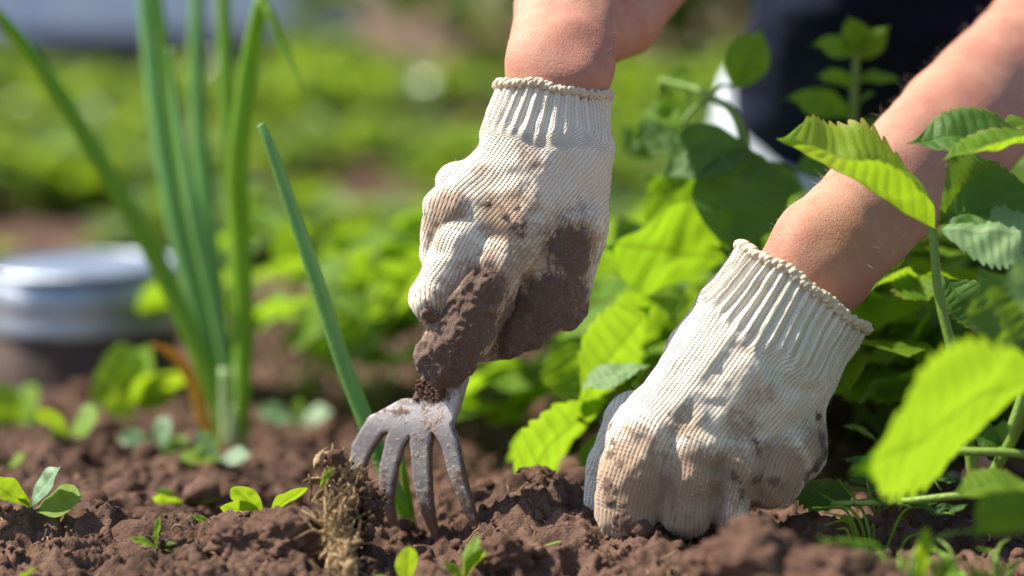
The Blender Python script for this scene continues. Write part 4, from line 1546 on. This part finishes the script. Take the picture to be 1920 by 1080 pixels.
# ---------------------------------------------------------------- seedlings on the soil
def seedling(label, px, py, leaves, D=None, stem=.010, mats=None, group='seedlings on the soil'):
    q = G(px, py + 22) if D is None else P(px, py, D)
    q = np.array([q[0], q[1], soil_z(q[0], q[1])])
    root = thing('seedling', label, 'seedling', q, group)
    s = 1.25 * q[1] / FPX
    for (dx, dy, tx, ty, me, ws) in leaves:
        b = q + s * (RT * dx + UP * (-dy))
        t = q + s * (RT * tx + UP * (-ty)) - np.array([0, .35 * s * math.hypot(tx - dx, ty - dy), 0])
        put_leaf(me, b, t, (-.3, .45 if (dx + tx) % 2 else -.5, .8), root, 'leaf', ws)
        stalk([q - np.array([0, 0, .004]), (q + b) / 2, b], .0014, .0009, root, n=6, sides=5, name='stem', tone=.6)
    return root


seedling('broad leaved seedling with a pale waxy upright leaf', 60, 985, [(0, -10, -75, -75, SEED[0], 1.1), (0, -10, 42, -85, SEEDP[0], 1.0), (5, -5, 85, -40, SEED[2], 1.0), (0, -10, -20, -40, SEED[1], .8)])
seedling('bright seedling with an upright narrow leaf beside the lifted clod', 500, 975, [(-5, -5, -70, -45, SEED[1], 1.4), (-5, -5, -50, -75, SEED[1], 1.0), (5, -5, 62, -80, SEED[1], 1.0), (0, -5, -85, -10, SEED[0], .8), (10, 0, 40, -30, SEED[0], .8)])
seedling('flat yellow green seedling in front of the onion clump', 345, 930, [(0, -15, -75, -20, SEED[2], .9), (0, -15, 60, -35, SEED[0], .8), (-10, -10, -40, -38, SEED[0], 1.0)])
seedling('small feathery seedling low on the soil', 295, 1040, [(0, -5, -38, -30, SEED[1], .7), (0, -5, 30, -20, SEED[1], .6), (0, -5, 0, -60, SEED[1], .6), (0, 0, 45, -5, SEED[1], .8)])
seedling('seedling with one round glossy leaf', 130, 855, [(0, -10, 50, -60, SEED[2], 1.3), (0, -10, -45, -70, SEED[1], 1.0), (0, -10, -30, -20, SEED[0], .8)])
seedling('tall bushy seedling before the metal tub', 250, 800, [(0, -40, -50, -110, SEED[2], 1.2), (0, -40, 20, -150, SEED[0], 1.2), (0, -40, 75, -120, SEED[2], 1.2), (0, -40, 70, -75, SEED[0], 1.0), (0, -20, -40, -60, SEED[1], 1.1), (0, -60, -20, -150, SEED[2], 1.1)])
seedling('waxy grey green seedling at the foot of the onion clump', 300, 850, [(0, -10, -60, -45, SEEDP[0], 1.1), (0, -10, 10, -70, SEEDP[1], 1.2), (0, -10, 50, -30, SEED[2], 1.0)])
seedling('grey green young plant beside the metal tub', 25, 790, [(0, -20, -80, -90, SEEDP[1], 1.2), (0, -20, 50, -60, SEEDP[1], 1.1), (0, -20, 40, -110, SEED[2], 1.1), (0, -20, -30, -110, SEED[0], 1.2), (0, -20, -60, -40, SEEDP[0], 1.1)])
seedling('pale seedling touching the onion sheath', 410, 880, [(0, -10, -30, -65, SEEDP[0], .9), (0, -10, 50, -30, SEEDP[1], 1.0), (0, -10, -60, -30, SEED[0], .8)])
seedling('tiny yellow seedling behind the broad seedling', 15, 885, [(0, -5, -30, -30, SEED[0], 1.0), (0, -5, 28, -35, SEED[0], 1.0)])
seedling('waxy seedling with drooping leaf behind the fork', 560, 800, [(0, -15, -60, -50, SEEDP[0], 1.0), (0, -15, 50, -45, SEEDP[1], 1.0), (0, -15, 0, -60, SEED[0], .8)])
seedling('thin yellow green shoot lying on the soil', 20, 1065, [(0, 0, 45, -55, SEED[1], .35), (0, 0, -30, -35, SEED[1], .4)])
seedling('sprout with twin leaves beside the feathery seedling', 400, 1000, [(0, -5, -28, -30, SEED[1], .7), (0, -5, 25, -38, SEED[1], .6)])
seedling('blurred sprout in front of the middle tines', 765, 1062, [(0, -5, -75, -45, SEEDP[0], .9), (0, -5, -5, -100, SEED[1], .8), (0, -5, -40, -20, SEED[1], .9)], D=.94)
seedling('blurred sprout in front of the last tine', 872, 1055, [(0, -5, 25, -75, SEED[1], .9), (0, -5, -30, -40, SEED[1], .8), (0, -5, 15, -95, SEEDP[0], .5)], D=.94)
seedling('grass like sprout on the bank below the large leaf', 1740, 1050, [(0, -5, -25, -150, SEED[1], .35), (0, -5, 35, -90, SEED[1], .35), (0, -5, -60, -60, SEED[1], .5), (0, -5, 60, -50, SEED[0], .6)], D=.86)
seedling('blurred weed at the bed edge beside the large clod', 1880, 1010, [(0, -5, -90, -50, SEED[0], .8), (0, -5, -40, -90, SEED[1], .8), (0, -5, 40, -80, SEED[0], .8)], D=.84)
seedling('sprout beside the clod on the bank', 1660, 1070, [(0, -5, -55, -20, SEED[1], .5), (0, -5, 30, -45, SEED[1], .5), (0, -5, 50, -10, SEEDP[0], .6)], D=.85)

# grass tufts in the blurred foreground
for k, (px, py, D, n, lab) in enumerate([(1690, 1060, .86, 16, 'blurred tuft of grass on the bank below the large leaf'), (1840, 1010, .88, 18, 'blurred tuft of grass beside the runner at the bed edge'), (1905, 960, .86, 16, 'blurred yellow green grass tuft under the low leaf'),
                                         (1640, 960, .98, 9, 'short thin grass growing beside the pressed glove')]):
    rg = np.random.default_rng(800 + k)
    q = P(px, py, D)
    q[2] = soil_z(q[0], q[1])
    gt = thing('grass_tuft', lab, 'grass', q, 'grass tufts at the bed edge')
    for b in range(n):
        a, L = rg.random() * 6.28, rg.uniform(.015, .045)
        o_ = np.array([math.cos(a), math.sin(a), 0])
        b0 = q + o_ * rg.uniform(0, .012)
        pts = [b0 - np.array([0, 0, .003]), b0 + o_ * L * .25 + np.array([0, 0, L * .6]), b0 + o_ * L * rg.uniform(.5, 1) + np.array([0, 0, L * rg.uniform(.5, 1)])]
        blade(gt, pts, np.array([.0012, .0018, .0004]), M_ONION if rg.random() < .6 else M_STALK, 'blade', .25, (.3, .9), 10, sides=5)

# vetch like weed in focus beside the pressed glove
vet = thing('vetch_weed', 'thin weed with paired narrow leaflets beside the pressed glove', 'weed', P(1640, 960, .99))
rngv = np.random.default_rng(9)
for pts in ([(1640, 965, .99), (1632, 900, .985), (1660, 880, .98), (1720, 862, .975), (1765, 920, .97)], [(1640, 965, .99), (1630, 930, .98), (1625, 880, .98), (1640, 860, .98)],
            [(1640, 965, .99), (1690, 940, .97), (1740, 955, .97), (1790, 965, .965)], [(1640, 965, .99), (1700, 870, .985), (1720, 850, .98), (1700, 845, .97)]):
    q = spline([P(*p) for p in pts], 24)
    V, F = tube(q, .0005, 5)
    child('stem', mesh_from('stem', V, F, True, {'tone': np.full(len(V), .3)}, M_STALK), vet)
    for k in range(5, 24, 4):
        for sd in (-1, 1):
            d = np.array([sd * rngv.uniform(.6, 1), rngv.uniform(-.5, .2), rngv.uniform(-.1, .6)])
            d /= np.linalg.norm(d)
            put_leaf(POT[rngv.integers(3)], q[k], q[k] + d * rngv.uniform(.009, .014), (0, -.6, .8), vet, 'leaf', .5)

# fallen leaves and a berry in the shade at the right
for k, (px, py, D, tx, ty, up, lab) in enumerate([(1800, 890, 1.0, 1870, 850, (0, -.6, .8), 'curled reddish dry leaf under the runner'), (1690, 910, 1.01, 1640, 880, (.2, -.5, .8), 'brown red dry leaf beside the pressed glove'),
                                                  (1760, 900, 1.02, 1700, 870, (.2, -.7, .5), 'pinkish dry leaf leaning behind the thin weed')]):
    lf = thing('dry_leaf', lab, 'dry leaf', P(px, py, D), 'dry leaves under the plants')
    put_leaf(DRYL[k % 2], P(px, py, D), P(tx, ty, D), up, lf, 'blade')
V, F = lumpy(77, .0036, 3, .08)
o = link('berry', mesh_from('berry', V, F, True, None, m_plain('red_berry', (.50, .02, .015), (.6, .05, .03), .3, .5)), None, 'tiny red berry above the dry leaves', 'berry')
o.location = P(1768, 832, .985)

# twig on the soil
tw = thing('twig', 'thin greenish twig lying against the pressed glove', 'twig', P(1050, 1018, .985))
V, F = tube(spline([P(988, 1038, .98), P(1030, 1024, .982), P(1080, 1010, .985), P(1125, 998, .99)], 16), np.linspace(.0011, .0017, 16), 8)
child('stem', mesh_from('stem', V, F, True, {'tone': np.full(len(V), .6)}, M_STRAW if False else M_STALK), tw)

# dry root clump torn up by the fork
rc = thing('root_clump', 'torn brown and golden dry root clump caught on the fork tines', 'root clump', P(650, 1060, .97))
rngr = np.random.default_rng(12)
mb = MB()
for k in range(520):
    t = rngr.random()
    px = np.interp(t, [0, .3, .7, 1], [625, 665, 690, 660]) + rngr.normal(0, 17)
    py = np.interp(t, [0, .3, .7, 1], [880, 930, 955, 1010]) + rngr.normal(0, 19)
    q = P(px, py, .985 + rngr.normal(0, .008))
    V, F = lumpy(k + 300, .0013 * math.exp(rngr.normal(0, .5)), 2, .5)
    mb.add(V * rngr.uniform(.6, 1.4, 3) + q, F)
child('root_soil', mb.mesh('root_soil', M_CLOD), rc, None, 'stuff')
mb = MB()
for k in range(420):
    t = rngr.random()
    px = np.interp(t, [0, .2, .5, 1], [610, 660, 622, 652]) + rngr.normal(0, 15 - 5 * t)
    py = np.interp(t, [0, .2, .5, 1], [880, 915, 975, 1090]) + rngr.normal(0, 10)
    q = P(px, py, np.interp(t, [0, .3, 1], [.975, .972, .928]) + rngr.normal(0, .004))
    d = rngr.normal(0, 1, 3) * np.array([.45, .4, .5])
    d[2] += .8 if rngr.random() < .5 else -.8
    d /= np.linalg.norm(d)
    L = rngr.uniform(.003, .016)
    mp = q + d * L * .5 + rngr.normal(0, .0016, 3)
    V, F = tube(spline([q, mp, q + d * L + rngr.normal(0, .0015, 3)], 6), np.array([.5, 1, 1.3, .8, 1, .25]) * (.00025 + .0014 * rngr.random() ** 2.5), 5, rngr.uniform(.15, .6))
    V += .0004 * np.stack([noise3(V * 700, s) for s in (1, 2, 3)], 1)
    mb.add(V, F, rngr.random() ** 1.8 * 1.2 - .3 + .45 * t)
child('root_fibres', mb.mesh('root_fibres', M_STRAW), rc, None, 'stuff')
put_leaf(SEED[1], P(600, 915, .965), P(622, 875, .96), (0, -.8, .3), rc, 'leaf', .6)

# ---------------------------------------------------------------- metal tub
tz = -.055
tub = thing('metal_tub', 'pale galvanised metal tub with dark brown foot on the soil', 'tub', P(165, 745, 1.72) * np.array([1, 1, 0]) + np.array([0, 0, tz]))
R_, nseg = .083, 64


def ring_mesh(name, prof, mat):
    V, F = [], []
    for (r, z) in prof:
        for k in range(nseg):
            a = 2 * math.pi * k / nseg
            V.append((r * math.cos(a), r * math.sin(a), z))
    for i in range(len(prof) - 1):
        for k in range(nseg):
            k2 = (k + 1) % nseg
            F.append((i * nseg + k, i * nseg + k2, (i + 1) * nseg + k2, (i + 1) * nseg + k))
    return mesh_from(name, np.array(V), F, True, None, mat)


link('foot', ring_mesh('foot', [(R_ * .97, -.02), (R_ * .97, .052), (R_ * .955, .0535)], M_TUBLOW), tub)  # lower band of the tub, darker and browner than the wall
link('wall', ring_mesh('wall', [(R_ * 1.0, .052), (R_ * 1.015, .055), (R_ * 1.0, .060), (R_ * .985, .075), (R_ * 1.0, .079), (R_ * .985, .083), (R_ * .97, .100), (R_ * .94, .100), (R_ * .94, .05)], M_TUB), tub)
link('rim', ring_mesh('rim', [(R_ * .97 + .0035 * math.cos(a), .102 + .0035 * math.sin(a)) for a in np.linspace(0, 2 * math.pi, 9)], M_TUB), tub)
link('lid', ring_mesh('lid', [(R_ * .945, .099), (R_ * .8, .103), (R_ * .4, .106), (.002, .107)], M_TUB), tub)

# ---------------------------------------------------------------- beds and wall far behind
def bush_mesh(seed, n, rad, h, size):
    rng = np.random.default_rng(seed)
    Vs, Fs, ve, nn = [], [], [], 0
    g = np.array([(-.5, 0, 0), (0, 0, -.05), (.5, 0, 0), (-.42, .5, .08), (0, .5, 0), (.42, .5, .08), (0, 1, -.12)])
    gf = np.array([(0, 1, 4, 3), (1, 2, 5, 4), (3, 4, 6, 6), (4, 5, 6, 6)])
    tri = [(0, 1, 4), (0, 4, 3), (1, 2, 5), (1, 5, 4), (3, 4, 6), (4, 5, 6)]
    g[:3, 0] *= .35
    for k in range(n):
        a, r = rng.random() * 6.283, math.sqrt(rng.random())
        c = np.array([r * rad * math.cos(a), r * rad * math.sin(a), h * (.15 + .85 * rng.random() ** .6) * (1 - .4 * r * r)])
        M = np.array(orient((0, 0, 0), (math.cos(a + rng.normal(0, .7)), math.sin(a + rng.normal(0, .7)), rng.normal(.1, .4)), rng.normal(0, .45, 3) + np.array([0, 0, 1])))[:3, :3]
        V = g * np.array([.75, 1, 1]) @ M.T * size * rng.uniform(.6, 1.25) + c
        Vs.append(V)
        Fs.append(np.array(tri) + nn)
        ve.append(np.full(7, rng.random() * .15))
        nn += 7
    return mesh_from('leafy_plant', np.concatenate(Vs), np.concatenate(Fs), True, {'vein': np.concatenate(ve), 'edge': np.zeros(nn)}, M_BACK)


protos = [bush_mesh(900 + k, 260, .13, .16, .05) for k in range(4)]
rngb = np.random.default_rng(21)
bedrows = [(2.45, .10, 'low leafy plant in the first bed beyond the tub', 'plants in the first bed'), (3.0, .12, 'leafy plant in the second bed beyond the tub', 'plants in the second bed'),
           (3.6, .14, 'leafy plant in the third bed beyond the tub', 'plants in the third bed'), (4.3, .16, 'leafy plant in the fourth bed before the blue wall', 'plants in the fourth bed'), (5.1, .18, 'leafy plant in the fifth bed near the blue wall', 'plants in the fifth bed'), (5.9, .19, 'leafy plant in the last bed at the foot of the blue wall', 'plants in the last bed')]
for (yb, hh, lab, grp) in bedrows:
    w = .30 * yb + .25
    x = -w
    while x < w:
        sp_ = rngb.uniform(.13, .24)
        x += sp_
        if yb > 5.5 and x < -.62:
            continue
        if rngb.random() < .14 and x < 0.02 * yb and yb < 5:
            continue
        yy = yb + rngb.normal(0, .10)
        o = link('leafy_plant', protos[rngb.integers(4)], None, lab, 'plant', grp)
        sc = rngb.uniform(.75, 1.2)
        o.scale = (sc * 1.05, sc * 1.05, hh / .16 * sc * .8)
        o.rotation_euler = (0, 0, rngb.random() * 6.28)
        o.location = (x, yy, float(np.interp(yy, GY, GZ)))

wy = 6.6
wz = float(np.interp(wy, GY, GZ)) - .05
wl = thing('garden_wall', 'pale blue painted wall with painted shade at its foot, far behind the beds', 'wall', (0, wy, wz))


def box(x0, x1, y0, y1, z0, z1):
    V = [(x, y, z) for x in (x0, x1) for y in (y0, y1) for z in (z0, z1)]
    F = [(0, 1, 3, 2), (4, 6, 7, 5), (0, 4, 5, 1), (2, 3, 7, 6), (0, 2, 6, 4), (1, 5, 7, 3)]
    return np.array(V), F


for k in range(11):
    V, F = box(-6 + k * 1.1 + .006, -6 + (k + 1) * 1.1 - .006, 0, .06, .235, 1.2)
    if -6 + (k + 1) * 1.1 > -.4:
        continue
    link('panel', mesh_from('panel', V, F, False, None, M_WALL), wl)
V, F = box(-6.0, -.5, -.02, .1, 0, .23)  # dark strip standing in for the shadow below the panels
link('foot_shade_strip', mesh_from('foot_shade_strip', V, F, False, None, M_WALLLOW), wl)
# tall shrubs closing the view right of the wall
sm = bush_mesh(977, 900, .5, .9, .10)
for k, (x, y) in enumerate([(-.20, 6.5), (.3, 6.0), (1.0, 6.6), (1.8, 6.4), (2.6, 6.7), (.6, 7.3), (1.4, 7.4), (2.2, 7.4)]):
    o = link('shrub', sm, None, 'tall leafy shrub standing past the end of the blue wall', 'shrub', 'shrubs past the blue wall')
    o.location = (x, y, float(np.interp(y, GY, GZ)))
    o.rotation_euler = (0, 0, k * 1.7)
    o.scale = (1, 1, 1.2)
